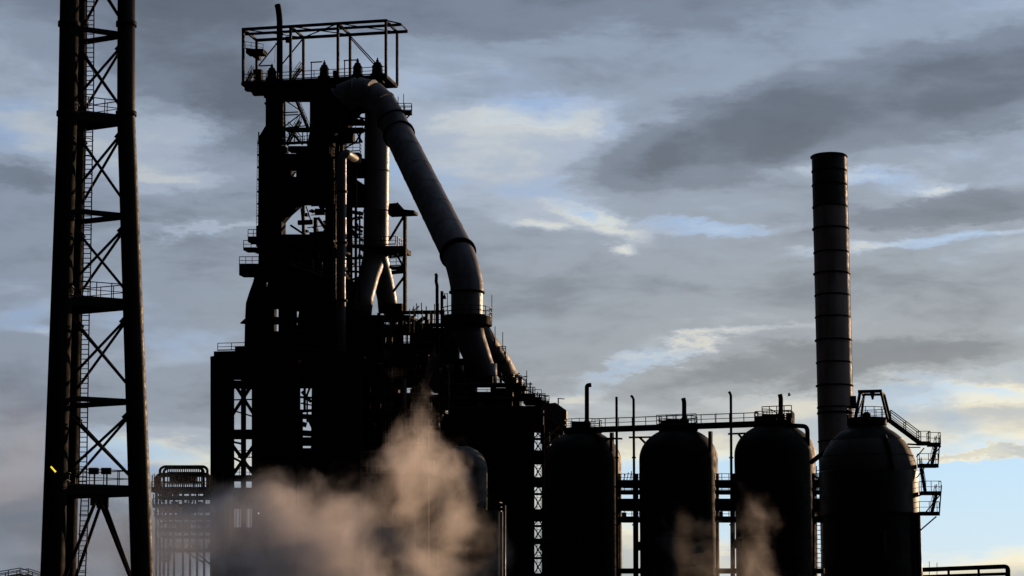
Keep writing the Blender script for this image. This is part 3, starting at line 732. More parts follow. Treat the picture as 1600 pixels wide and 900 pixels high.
def gas_house():
    """open pipework tower between furnace and dust catchers"""
    T = thing('pipework_tower', 'crowded black pipework tower between the furnace and the dust catchers', 'tower', ground_of(FF(620, 957, 4)))
    fr = FF
    cols = [562, 577, 592, 611, 628, 646, 668, 690]
    for i, x in enumerate(cols):
        for b in (1.0, 6.0): bar(T, 'column', fr(x, 1000, b), fr(x, 489 if x < 640 else 500 if x < 685 else 520, b), .42)
    floors = [492, 512, 536, 561, 588, 616, 642, 668, 700, 740]
    for j, y in enumerate(floors):
        block(T, 'floor', fr, 556, 640 if y < 510 else 696, y, y+3.5, .6, 6.4, 'black_steel')
        if y > 500: railing(T, [fr(558, y, .7), fr(694, y-1, .7)], 1.1, 1.5, .07)
    rnd = random.Random(3)
    for i in range(46):
        x = rnd.uniform(556, 690); y = rnd.choice(floors[1:]); w = rnd.uniform(4, 13); h = rnd.uniform(8, 22); b = rnd.uniform(1.5, 5)
        block(T, 'equipment_box', fr, x, x+w, y-h, y, b, b+rnd.uniform(.6, 1.6), rnd.choice(['soot_plate', 'black_steel', 'rust_plate']))
    for i in range(16):
        x = rnd.uniform(560, 690); y0 = rnd.choice(floors[:5]); y1 = y0+rnd.uniform(50, 200); b = rnd.uniform(.2, 5.5)
        pipe(T, 'riser', [fr(x, y1, b), fr(x, y0+4, b)], rnd.uniform(.12, .42), rnd.choice(['black_steel', 'soot_plate', 'rust_plate']), 12)
    for i in range(10):
        y = rnd.uniform(505, 720); b = rnd.uniform(.2, 3); x0 = rnd.uniform(556, 600); x1 = rnd.uniform(630, 694)
        pipe(T, 'header_pipe', [fr(x0, y, b), fr(x1, y-rnd.uniform(-1, 4), b)], rnd.uniform(.12, .35), 'soot_plate', 10)
    for i in range(len(cols)-1):
        for j in range(0, 8, 2):
            if rnd.random() < .5: bar(T, 'brace', fr(cols[i], floors[j+1], .9), fr(cols[i+1], floors[j], .9), .22)
    block(T, 'rear_wall', fr, 545, 576, 500, 632, 6.6, 7.0); block(T, 'rear_wall', fr, 583, 626, 520, 632, 6.6, 7.0); block(T, 'rear_wall', fr, 630, 690, 540, 606, 6.6, 7.0); block(T, 'rear_wall', fr, 545, 600, 632.3, 1000, 6.6, 7.0); block(T, 'rear_wall', fr, 600.3, 645, 632.3, 1000, 6.6, 7.0); block(T, 'rear_wall', fr, 645.3, 690, 625, 1000, 6.6, 7.0)
    block(T, 'front_wall', fr, 592, 632, 648, 690, .1, .4, 'soot_plate')
    block(T, 'front_wall', fr, 560, 600, 492, 545, .1, .4, 'soot_plate')
    # sunlit ladder pair
    for x in (598, 607.5): ladder(T, fr(x, 700, -.6), fr(x, 496, -.6), fr.u, .42, .5, t=.1, mat='rail_paint')
    # top platform and beam bridge towards the duct
    block(T, 'top_block', fr, 600, 628, 474, 490, 3.5, 5)
    bar(T, 'bridge_girder', fr(600, 489, 2), fr(694, 487.5, 2), .5, .5)
    for (x0, y0, x1, y1, w) in ((640, 516, 663, 496, .5), (652, 516, 668, 503, .25), (666.5, 490, 666.5, 530, .4), (674, 490, 674, 530, .4), (637, 500, 650, 492, .3)):
        bar(T, 'bridge_strut', fr(x0, y0, 2), fr(x1, y1, 2), w)
    for x, y0, y1 in ((651, 487, 474), (658.5, 487, 473), (645, 487, 482)): bar(T, 'mast', fr(x, y0, 2), fr(x, y1, 2), .12)
    bar(T, 'mast_arm', fr(646, 486, 2), fr(655, 478, 2), .12)
    block(T, 'bridge_box', fr, 640, 690, 512, 536, 1.0, 5.0)
    # grey stack pipe among the steelwork
    pipe(T, 'grey_riser', [FF(664, 668, 3.2), FF(664, 556, 3.2)], 1.05, 'stove_plate', 24)
gas_house()

def vent_masts():
    for x, yt, yb, r, D, lab in ((683, 432, 560, .22, 272, 'thin crooked vent pipe left of the duct foot platform'), (690.5, 455, 560, .2, 271, 'short straight vent pipe against the duct foot platform')):
        T = thing('vent_mast', lab, 'pipe', P(x, yb, D), 'vent masts by the duct foot')
        if x < 685: pts = [P(x, yb, D), P(x, 447, D), P(x-1.5, 440, D), P(x-1, 430, D), P(x-3, 428, D)]
        else: pts = [P(x, yb, D), P(x, yt, D)]
        pipe(T, 'pipe_run', pts, r, 'soot_plate', 12)
        c = P(x, 490, D); MB().lathe(c, [(r, c.z-.1), (r+.12, c.z-.1), (r+.12, c.z+.1), (r, c.z+.1)], 12).build('flange', 'black_steel', T)
    T = thing('pole_lamp', 'small hanging lamp on a gallows pole left of the duct foot', 'lamp', P(698, 500, 271))
    bar(T, 'pole', P(699, 500, 271), P(699, 458, 271), .1); bar(T, 'arm', P(690, 459, 271), P(699, 459, 271), .08)
    c = P(694.5, 464, 271); MB().lathe(c, [(0, c.z-.3), (.25, c.z-.25), (.18, c.z+.1), (.05, c.z+.35), (0, c.z+.4)], 10).build('lamp_head', 'black_steel', T)
vent_masts()

def dust_plant():
    fr = Frame(760, 266, -6)
    T = thing('dust_plant', 'black gas-cleaning block under the foot of the sloping duct', 'building', ground_of(fr(770, 957, 3)))
    def w(x0, x1, y0, b0, b1, y1=1000, name='wall', mat='soot_plate'): return block(T, name, fr, x0, x1, y0, y1, b0, b1, mat)
    for i in range(18):
        x = 690+i*7.9; top = 636 if x > 700 else 650
        w(x, x+7.7, top, .0-(i % 2)*.05, 1.2, name='cladding_sheet')
    w(700, 824, 640, 1.3, 6.5)
    w(700, 800, 612, 1, 4, 636, 'upper_wall'); w(712, 742, 560, 2.2, 5, 612, 'upper_wall'); w(688, 716, 536, 3.4, 5, 640, 'upper_wall'); w(770, 812, 606, 3, 6, 640, 'upper_wall')
    w(806, 848, 640, 0, 4, 672, 'upper_wall')
    for y, x0, x1 in ((600, 690, 815), (622, 692, 846), (636, 695, 852)):
        w(x0, x1, y, -.6, 1.5, y+3, 'floor', 'black_steel'); railing(T, [fr(x0+1, y, -.5), fr(x1, y, -.5)], 1.1, 1.4, .07)
    rnd = random.Random(11)
    for i in range(30):
        x = rnd.uniform(692, 800); y = rnd.choice((600, 622, 636)); h = rnd.uniform(5, 18); ww = rnd.uniform(4, 12)
        w(x, x+ww, y-h, rnd.uniform(-.4, .8), rnd.uniform(1, 2), y, 'equipment_box', rnd.choice(['soot_plate', 'black_steel', 'rust_plate']))
    # valves and sunlit fittings
    for x, y, r in ((724, 577, .62), (690, 579, .42), (700, 574, .35)):
        MB().tube([fr(x-r*8, y, -1.2), fr(x, y, -1.2), fr(x+1, y, -1.2)], [r*.7, r, r*.3], 18).build('valve_drum', 'pipe_plate', T)
    w(697, 708, 570, -1.3, -1, 580, 'gauge_box', 'rail_paint')
    pipe(T, 'drain_pipe', [fr(701.5, 655, -1.3), fr(701.5, 580, -1.3)], .09, 'pipe_plate', 8)
    # upper gallery on the right leg
    g = P(782, 566, 274); gp = MB().box(g-UP*.1, 1.5, 2.2, .2).build('gallery', 'black_steel', T)
    railing(gp, [g+Vector((-.9, -1.1, 0)), g+Vector((.7, -1.1, 0)), g+Vector((.7, 1.0, 0)), g+Vector((-.9, 1.0, 0))], 2.0, .7, .1)
    for x, y0, y1 in ((773.5, 545, 510), (785.5, 548, 519), (823, 620, 579), (829, 625, 597)):
        bar(T, 'mast', P(x, y0, 272), P(x, y1, 272), .1)
    # stepped platforms down to the right
    for x0, x1, y in ((790, 822, 604), (806, 836, 617), (818, 852, 627), (836, 858, 630)):
        o = w(x0, x1, y, .5, 3, y+4, 'step_platform', 'black_steel'); railing(o, [fr(x0, y, .6), fr(x1, y, .6)], 1.0, .8, .09)
    for (x0, y0, x1, y1) in ((805, 587, 812, 583), (811, 590, 824, 588), (812, 600, 832, 600), (824, 610, 840, 617), (828, 598, 828, 625), (840, 612, 840, 630), (814, 590, 822, 596)):
        bar(T, 'pipe_support', fr(x0, y0, 1), fr(x1, y1, 1), .13)
    c = P(806, 598, 276); MB().lathe(c, [(0, c.z-1.2), (.95, c.z-1.2), (.95, c.z+.6), (.6, c.z+1.0), (0, c.z+1.05)], 20).build('valve_pot', 'duct_plate', T)
    c = P(812, 615, 270); MB().lathe(c, [(0, c.z-1), (.8, c.z-1), (.8, c.z+.6), (0, c.z+.7)], 20).build('sunlit_pot', 'duct_plate', T)
    rnd = random.Random(31)
    for i in range(16):                                  # thin clutter along the stepped slope
        t = rnd.random(); x = 780+t*96; y = 592+t*44; hgt = rnd.uniform(6, 20)
        bar(T, 'standpipe', fr(x, y+10, 1.2), fr(x, y-hgt*.6, 1.2), rnd.uniform(.07, .16))
        if i % 3 == 0: bar(T, 'davit_arm', fr(x-1, y-hgt*.6, 1.2), fr(x+rnd.uniform(5, 11), y-hgt*.6+1, 1.2), .1)
    for i in range(9):
        x = 640+i*6.5; hgt = rnd.uniform(4, 16); bar(T, 'standpipe', fr(x, 520, 2), fr(x, 490-hgt, 2), rnd.uniform(.07, .14))
    # house on the right end
    hs = plate(T, 'switch_house', fr, [(850, 631), (850, 672), (885, 672), (885, 641), (868, 629)], -1.0, 1.2, 'rust_plate')
    w(844, 880, 668, 1.4, 3.5, 692, 'house_base')
    for x in (857, 863, 869, 875, 881): bar(hs, 'batten', fr(x, 664, -1.05), fr(x, 632+max(0, x-868)*.8, -1.05), .08, .06, 'rust_plate')
    bar(hs, 'eaves', fr(846, 626, -1.2), fr(858, 627, -1.2), .5, .15, 'black_steel')
    for (x0, y0, x1, y1) in ((845, 645, 872, 662), (846, 666, 874, 682), (846, 640, 852, 632)):
        bar(T, 'raking_beam', fr(x0, y0, -1.3), fr(x1, y1, -1.3), .3, .35, 'rust_plate')
dust_plant()

def trestle():
    fr = Frame(840, 258, -3)
    T = thing('trestle_tower', 'narrow X-braced steel trestle between the dark block and the first stove', 'tower', ground_of(fr(840, 957, 1)))
    for x in (833, 848.5):
        for b in (0, 2.5): bar(T, 'column', fr(x, 1000, b), fr(x, 664, b), .34)
    ys = [670, 686, 708, 724, 750, 772, 800, 822, 846, 872, 900, 930]
    for i, (y0, y1) in enumerate(zip(ys, ys[1:])):
        for b in (0, 2.5):
            bar(T, 'girder', fr(833, y0, b), fr(848.5, y0, b), .3 if i % 2 else .7)
            bar(T, 'brace', fr(833, y0, b), fr(848.5, y1, b), .14); bar(T, 'brace', fr(848.5, y0, b), fr(833, y1, b), .14)
    for y in (708, 750, 800): block(T, 'landing', fr, 833, 849, y, y+(14 if y != 750 else 10), .2, 2.4, 'black_steel')
    for y0, y1 in ((686, 664), (700, 676)): bar(T, 'outrigger', fr(852, y0, 0), fr(874, y1, 0), .2)
    pipe(T, 'riser', [Vector((fr(855, 900, 1).x, fr(855, 900, 1).y, 0)), fr(853.5, 676, 1)], .5, 'soot_plate', 14)
    ladder(T, fr(839, 960, -.2), fr(839, 672, -.2), fr.u, .5, .4, t=.07)
trestle()

def vessels():
    for x, r, yt, D, lab in ((722, 3.05, 697, 252, 'domed grey-blue vessel rising out of the steam'), (757, 2.2, 800, 248, 'lower flat-topped vessel right of the domed one in the steam')):
        c = P(x, 900, D); z = P(x, yt, D).z
        T = thing('gas_vessel', lab, 'tank', (c.x, c.y, 0))
        cc = Vector((c.x, c.y, 0))
        if r > 3:
            prof = [(r*math.sin(R(a)), z-r*.95+r*.95*math.cos(R(a))) for a in range(0, 91, 9)]
            MB().lathe(cc, prof[::1], 40).build('dome', 'vessel_plate', T)
            MB().lathe(cc, [(r, z-r*.95), (r, 0)], 40).build('shell', 'vessel_plate', T)
            for dz in (.95, 1.9, 3.0): MB().lathe(cc, [(r+.1, z-r*dz), (r+.1, z-r*dz+.15)], 40).build('band', 'vessel_plate', T)
            MB().lathe(cc, [(.5, z-.1), (.5, z+.5), (0, z+.5)], 16).build('manhole', 'black_steel', T)
        else:
            MB().lathe(cc, [(0, z+.2), (r*.4, z+.15), (r, z), (r, 0)], 40).build('shell', 'vessel_plate', T)
            ring_rail(T, cc, r-.1, z, 1.1, 12, .07)
            pipe(T, 'overflow_pipe', [Vector((c.x+r+.2, c.y-.3, 0)), Vector((c.x+r+.2, c.y-.3, z+.8))], .16, 'pipe_plate', 10)
vessels()

# ------------------------------------------------------------------ hot-blast stoves
ST = [(912, 244, 672), (1062.5, 237, 668), (1214.5, 231, 661)]
RS = 4.55
STC = []
def stoves():
    labs = ['black domed stove nearest the furnace, partly behind the trestle', 'black domed stove in the middle of the gantry row', 'black domed stove beside the tall chimney, its top platform highest of the row']
    vents = [('hooked vent pipe on top of the stove nearest the furnace', 917, 602, 1), ('plain stub vent pipe on top of the middle stove', 1069, 622, 0), ('short vent pipe on the stove beside the chimney', 1220, 616, 0)]
    for (x, D, yt), lab, (vl, vx, vy, hook) in zip(ST, labs, vents):
        c = P(x, 900, D); cc = Vector((c.x, c.y, 0)); STC.append(cc)
        zt = P(x, yt, D).z; zs = P(x, yt+48, D-2).z
        T = thing('hot_blast_stove', lab, 'stove', cc, 'hot-blast stoves in a row')
        H = zt-zs
        prof = [(RS*math.sin(R(a)), zs+H*math.cos(R(a))) for a in range(0, 91, 6)]
        MB().lathe(cc, prof, 56).build('dome', 'stove_plate', T)
        zz = zs; i = 0
        while zz > 0:
            z1 = max(0, zz-3.1); MB().lathe(cc, [(RS, zz), (RS, z1)], 56).build('shell_course', 'stove_plate', T)
            if i: MB().lathe(cc, [(RS, zz+.06), (RS+.035, zz+.05), (RS+.035, zz-.05), (RS, zz-.06)], 56).build('weld_band', 'stove_plate', T)
            zz = z1; i += 1
        pr = 2.3
        pf = MB().lathe(cc, [(1.6, zt-.9), (pr, zt-.35), (pr, zt+.05), (0, zt+.05)], 28).build('top_platform', 'black_steel', T)
        ring_rail(pf, cc, pr-.08, zt+.05, 1.15, 14, .075)
        MB().box(Vector((cc.x-.6, cc.y+.2, zt+.5)), 1.5, 1.2, .9).build('hatch_box', 'black_steel', pf)
        for a in (20, 100, 200, 290): 
            dv = Vector((math.cos(R(a)), math.sin(R(a)), 0)); MB().box(cc+dv*(RS+.35)+UP*(zs-6-a*.02), .9, .9, 1.0, dv).build('nozzle', 'stove_plate', T)
        V = thing('vent_pipe', vl, 'pipe', Vector((0, 0, 0))+P(vx, yt, D), 'stove vent pipes')
        b0 = P(vx, yt+3, D); 
        if hook: pts = fillet([b0, P(vx, vy, D), P(vx+7, vy-.5, D)], .7)
        else: pts = fillet([b0, P(vx, vy+6, D), P(vx-1.5, vy, D)], .3)
        pipe(V, 'pipe_run', pts, .26, 'soot_plate', 16)
        MB().lathe(b0, [(.26, b0.z-.2), (.52, b0.z-.2), (.52, b0.z+1.1), (.26, b0.z+1.4)], 16).build('pipe_socket', 'black_steel', V)
stoves()

def stove_gantry():
    fr = Frame(925, 244, -6.5)
    fr = Frame(925, 243, math.degrees(math.atan2(STC[2].y-STC[0].y, STC[2].x-STC[0].x)))
    T = thing('stove_gantry', 'long railed walkway linking the tops of the three stoves', 'walkway', ground_of(fr(1050, 957, 0)))
    b = -1.0
    y = lambda x: 669-(x-925)*9/255
    a, e = fr(925, y(925), b), fr(1185, y(1185), b)
    bar(T, 'girder', fr(925, y(925)+3.5, b), fr(1185, y(1185)+3.5, b), .3, .5); bar(T, 'girder', fr(925, y(925)+4, b+1.4), fr(1185, y(1185)+4, b+1.4), .3, .5)
    bar(T, 'walk_plate', fr(925, y(925), b+.7), fr(1185, y(1185), b+.7), 1.5, .08)
    railing(T, [fr(925, y(925), b), fr(1185, y(1185), b)], 1.1, 1.75, .085); railing(T, [fr(925, y(925), b+1.4), fr(1185, y(1185), b+1.4)], 1.1, 1.75, .085)
    for (x, y0, y1) in ((956, 676, 705), (1110, 674, 706)): bar(T, 'prop', fr(x, y0, b), fr(x, y1, b), .38)
    for (x0, y0, x1, y1) in ((938, 685, 972, 685.5), (983, 683.5, 1019, 683), (1138, 678, 1168, 677)):
        bar(T, 'bracket_arm', fr(x0, y0, b), fr(x1, y1, b), .2)
    for (x0, y0, x1, y1) in ((1000, 684, 1008, 692), (1154, 678, 1160, 686), (944, 690, 952, 685)): bar(T, 'bracket_strut', fr(x0, y0, b), fr(x1, y1, b), .22)
    for x0, w in ((1026, 62), (1180, 56)):
        railing(T, [fr(x0, y(x0)-1, b-1.5), fr(x0+w, y(x0+w)-1, b-1.5)], 1.15, 1.3, .085)
    # raised cage over third stove
    block(T, 'control_box', fr, 1032, 1046, 657, 668, b, b+1, 'black_steel'); block(T, 'control_box', fr, 1180, 1190, 650, 664, b, b+1, 'black_steel'); block(T, 'control_box', fr, 1228, 1236, 645, 660, b, b+1, 'black_steel')
    railing(T, [fr(1191, 655, b-.6), fr(1237, 653, b-.6)], 1.4, .8, .09)
    for x in (1191, 1213): bar(T, 'cage_post', fr(x, 657, b-.6), fr(x, 639+(x-1191)*.2, b-.6), .09)
    bar(T, 'cage_top', fr(1191, 639, b-.6), fr(1204, 639.5, b-.6), .09); bar(T, 'cage_top', fr(1204, 639.5, b-.6), fr(1214, 645, b-.6), .09)
    bar(T, 'aerial', fr(1119, 662, b), fr(1119, 646, b), .05)
    # overflow pipe on the chimney side
    pipe(T, 'overflow_pipe', fillet([fr(1236, 665, 0), fr(1261.5, 666, 0), fr(1262, 700, 0)], .6), .26, 'soot_plate', 14)
    for x, yt, hook, lab in ((963.3, 620, 0, 'slender pole rising beside the right edge of the first stove'), (990, 619, -4, 'slender hooked pole in the gap left of the middle stove'), (1142, 613, -3, 'slender hooked pole in the gap right of the middle stove')):
        V = thing('vent_pole', lab, 'pipe', ground_of(fr(x, 957, -3)), 'slender poles between the stoves')
        pts = [Vector((fr(x, 900, -3).x, fr(x, 900, -3).y, 0)), fr(x+1.5, 900, -3), fr(x, yt+5, -3), fr(x+hook*.5, yt+1, -3), fr(x+hook, yt-.5, -3)] if hook else [Vector((fr(x, 900, -3).x, fr(x, 900, -3).y, 0)), fr(x+1.5, 900, -3), fr(x, yt, -3)]
        pipe(V, 'pole_run', pts, .15, 'soot_plate', 10)
        for yy in (715, 760, 820):
            c = fr(x+(yy-yt)*.005, yy, -3); MB().tube([c-UP*.08, c+UP*.08], .24, 10).build('collar', 'black_steel', V)
    # walkways low down between the stoves
    for n, (x0, x1, lab) in enumerate(((964, 999, 'stacked railed walkways between the first and middle stoves'), (1117, 1150, 'stacked railed walkways between the middle and chimney-side stoves'), (1269, 1287, 'ladder and stacked beams in the narrow gap beside the chimney base'))):
        W = thing('link_walkway', lab, 'walkway', ground_of(fr((x0+x1)/2, 957, -2)), 'low walkways between the stoves')
        for yd, th in ((752, 9), (768, 4), (779, 19), (809, 7)):
            o = block(W, 'deck', fr, x0, x1, yd, yd+th, -2.6, -1.0, 'black_steel')
            if yd != 779: railing(o, [fr(x0, yd, -2.5), fr(x1, yd, -2.5)], .85 if yd != 768 else .4, .9, .07)
        block(W, 'deck', fr, x0, x1, 888, 896, -2.6, -1.0, 'black_steel')
        for x in ((x0+4, x1-4) if n < 2 else (x0+3,)): bar(W, 'post', fr(x, 1000, -2.4), fr(x, 740, -2.4), .28)
        if n == 0:
            for x, y1 in ((977, 740), (982, 738), (987, 736)): bar(W, 'loose_rod', fr(x-3, 752, -2), fr(x, y1, -2), .07)
        if n == 2:
            ladder(W, fr(1275.5, 930, -2.9), fr(1275.5, 728, -2.9), fr.u, .6, .5, t=.1)
            for yy, ye in ((742, 752), (760, 748)): bar(W, 'strut', fr(1270, yy, -2.7), fr(1286, ye, -2.7), .2)
stove_gantry()

def chimney():
    D = 262; c = P(1300.5, 640, D); cc = Vector((P(1305, 640, D).x, D, 0)); r = 27*D/FOC/.985
    T = thing('chimney', 'tall round banded chimney with a sooty black top', 'chimney', cc)
    z = lambda y: P(1300, y, D).z
    ys = [243, 268, 290, 324, 358, 395, 428, 462, 496, 532, 567, 603, 637, 690, 745, 800, 860, 930]
    for i, (y0, y1) in enumerate(zip(ys, ys[1:])):
        zb = z(y1) if i < len(ys)-2 else 0
        prof = [(r-.25, z(y0)-.4), (r-.25, z(y0)), (r, z(y0)), (r, zb)] if i == 0 else [(r, z(y0)), (r, zb)]
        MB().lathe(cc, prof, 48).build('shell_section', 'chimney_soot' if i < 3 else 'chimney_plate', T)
        e = .17 if i in (0, 4, 6, 9, 11) else .09
        zz = z(y0)-(.2 if i == 0 else 0); MB().lathe(cc, [(r-.02, zz-.08), (r+e, zz-.08), (r+e, zz+.08), (r-.02, zz+.08)], 48).build('ring', 'black_steel', T)
        if i == 12: MB().lathe(cc, [(r-.02, zz-.85), (r+e, zz-.85), (r+e, zz-.6), (r-.02, zz-.6)], 48).build('ring', 'black_steel', T)
    ld0 = Vector((cc.x+r+.12, cc.y+.3, 2)); ladder(T, ld0, Vector((ld0.x, ld0.y, z(250))), Y, .45, .5, t=.05)
    MB().box(Vector((cc.x+r-.1, cc.y-1.2, z(630))), .7, .5, 1.6).build('sampling_box', 'black_steel', T)
chimney()

def big_stove():
    D = 195; kx = D/FOC
    c = P(1361, 900, D); cc = Vector((c.x, c.y, 0))
    z = lambda y, dd=0: P(1361, y, D+dd).z
    T = thing('big_domed_stove', 'big domed stove at the right with A-frame and outside stairs', 'stove', cc)
    RB = 75.5*kx; RL = 70.5*kx
    zs = z(738); zt = z(666)
    H = zt-zs
    def rr(zv):
        t = min(1, max(0, (zv-zs)/(H*1.05))); return RB*math.sqrt(max(0, 1-t**1.9))
    bands = [(zs, zs+H*.34, 'dome_plate'), (zs+H*.34, zs+H*.70, 'dome_plate'), (zs+H*.70, zs+H*.93, 'stove_plate')]
    for z0, z1, m in bands:
        prof = [(rr(z0+(z1-z0)*i/6), z0+(z1-z0)*i/6) for i in range(7)][::-1]
        MB().lathe(cc, prof, 64).build('dome_course', m, T)
    for zb in (zs+H*.34, zs+H*.70): MB().lathe(cc, [(rr(zb)+.0, zb+.05), (rr(zb)+.05, zb+.04), (rr(zb)+.05, zb-.05), (rr(zb), zb-.05)], 64).build('seam', 'dome_plate', T)
    MB().lathe(cc, [(rr(zs+H*.93), zs+H*.93), (1.7, zs+H*1.02), (1.9, zs+H*1.02), (1.9, zt+.6), (0, zt+.6)], 40).build('neck', 'black_steel', T)
    # dome rib and pipe
    for x0, x1, y0, y1 in ((1381, 1389, 688, 735),):
        pth = []
        for i in range(7):
            zz = zs+H*(.72-.72*i/6); an = R(-72); pth.append(Vector((cc.x+(rr(zz)+.1)*math.cos(an), cc.y+(rr(zz)+.1)*math.sin(an), zz)))
        MB().tube(pth, .22, 10).build('dome_rib', 'stove_plate', T)
    # belly and lower shell
    zb1 = z(806)
    MB().lathe(cc, [(RB-.25, zs+.25), (RB+.06, zs), (RB+.06, zb1+.2), (RB-.1, zb1), (RL, zb1-.02)], 64).build('belly_band', 'gloss_black', T)
    zz = zb1
    while zz > 0:
        z1 = max(0, zz-3.4); MB().lathe(cc, [(RL, zz), (RL, z1)], 64).build('shell_course', 'stove_plate', T); zz = z1
    for an in (-20, -35, -140): 
        dv = Vector((math.cos(R(an)), math.sin(R(an)), 0)); bar(T, 'stiffener', cc+dv*(RL+.1), cc+dv*(RL+.1)+UP*zb1, .2, .25, 'stove_plate')
    # top platform and rail
    zp = z(656)
    MB().lathe(cc, [(1.5, zp-.5), (1.9, zp-.1), (1.9, zp), (0, zp)], 32).build('top_platform', 'black_steel', T)
    pr = 1.85; ring_rail(T, cc, pr, zp, 1.1, 14, .06)
    MB().lathe(cc, [(0, zp+.8), (.4, zp+.6), (.4, zp), (.6, zp)][::1], 16).build('hatch', 'black_steel', T)
    # A-frame
    fl = lambda x, y, b: P(x, y, D+b)
    tl, tr = fl(1344, 612, -.8), fl(1376, 611, -.8); tl2, tr2 = fl(1350, 616.5, .9), fl(1381, 616.5, .9)
    for a, b in ((fl(1335, 660, -1.0), tl), (fl(1388, 660, -1.0), tr), (fl(1345, 657, 1.0), tl2), (fl(1392, 660, 1.0), tr2)): bar(T, 'a_frame_leg', a, b, .22)
    bar(T, 'a_frame_beam', tl-X*.2, tr+X*.1, .24, .3); bar(T, 'a_frame_beam', tl2-X*.2, tr2+X*.1, .2, .22); bar(T, 'a_frame_tie', tl, tl2, .16); bar(T, 'a_frame_tie', tr, tr2, .16)
    bar(T, 'a_frame_brace', fl(1337, 655, -1), fl(1350, 617, .9), .1)
    MB().prism([fl(1360, 614, 0), fl(1367, 614, 0), fl(1365, 624, 0), fl(1363, 624, 0)], Y*.3).build('hoist_block', 'black_steel', T)
    # stairs down the right flank
    sp = lambda x, y, b=-2.4: P(x, y, D+b)
    stairs(T, sp(1439, 692), sp(1392, 657), Y, .9, t=.075)
    def landing(x0, x1, y, yr):
        o = MB().prism([sp(x0, y), sp(x1, y), sp(x1, y+3), sp(x0, y+3)], Y*1.1).build('landing', 'black_steel', T)
        a, b = sp(x0, y), sp(x1, y); railing(o, [a+Y*1.05, a+Y*.05, b+Y*.05, b+Y*1.05], 1.1, .8, .055); return o
    landing(1436, 1454, 692, 0); landing(1452, 1470, 694, 0); landing(1437, 1466, 727, 0); landing(1440, 1471, 770, 0); landing(1437, 1468, 802, 0)
    for x in (1468.5,): bar(T, 'stair_post', sp(1468.8, 680), sp(1465.5, 731), .1); bar(T, 'stair_post', sp(1471, 758), sp(1467.5, 806), .1)
    bar(T, 'outrigger', sp(1418, 694), sp(1440, 695), .16); bar(T, 'outrigger', sp(1419, 699), sp(1438, 699), .1)
    bar(T, 'bracket_strut', sp(1432, 714), sp(1444, 700), .1); bar(T, 'bracket_strut', sp(1432, 747), sp(1470, 697), .1); bar(T, 'bracket_strut', sp(1434, 832), sp(1463, 807), .12); bar(T, 'bracket_strut', sp(1446, 801), sp(1470, 772), .1)
    bar(T, 'bracket_strut', sp(1432, 776), sp(1442, 772), .14)
    stairs(T, sp(1457, 727), sp(1464, 697), Y, .7, t=.045, sh=.16); stairs(T, sp(1447, 769), sp(1440, 731), Y, .7, t=.045, sh=.16); stairs(T, sp(1457, 802), sp(1464, 773), Y, .7, t=.045, sh=.16)
    # cross-over pipe from the neighbouring stove
    pipe(T, 'crossover_pipe', [P(1268, 722, 205), P(1300, 697, 200), P(1336, 667, 195)], .24, 'soot_plate', 14)
    # lower fittings seen against the shell
    MB().box(Vector((cc.x+.6, cc.y-RL-.1, z(850))), .25, .3, 2.2).build('gauge_pipe', 'dome_plate', T)
    pipe(T, 'down_pipe', [Vector((cc.x+RL+.25, cc.y-.5, 0)), Vector((cc.x+RL+.25, cc.y-.5, zb1))], .2, 'pipe_plate', 12)
big_stove()

def low_bridge():
    D = 200
    T = thing('pipe_bridge', 'low horizontal pipe bridge at the bottom right corner', 'bridge', ground_of(P(1510, 957, D)))
    pipe(T, 'main_pipe', fillet([P(1436, 890.5, D), P(1575, 885, D), P(1576, 960, D)], .4), .22, 'soot_plate', 14)
    bar(T, 'lower_girder', P(1436, 901, D), P(1576, 896.5, D), .2, .3)
    for x in (1440, 1482, 1529, 1573): 
        p = P(x, 889, D); bar(T, 'trestle_post', Vector((p.x, p.y, 0)), p, .2)
    for x, y in ((1452, 877), (1464, 879)): bar(T, 'thin_rod', P(x, 900, D), P(x, y, D), .05)
    bar(T, 'end_brace', P(1573, 900, D), P(1560, 912, D), .2)
low_bridge()

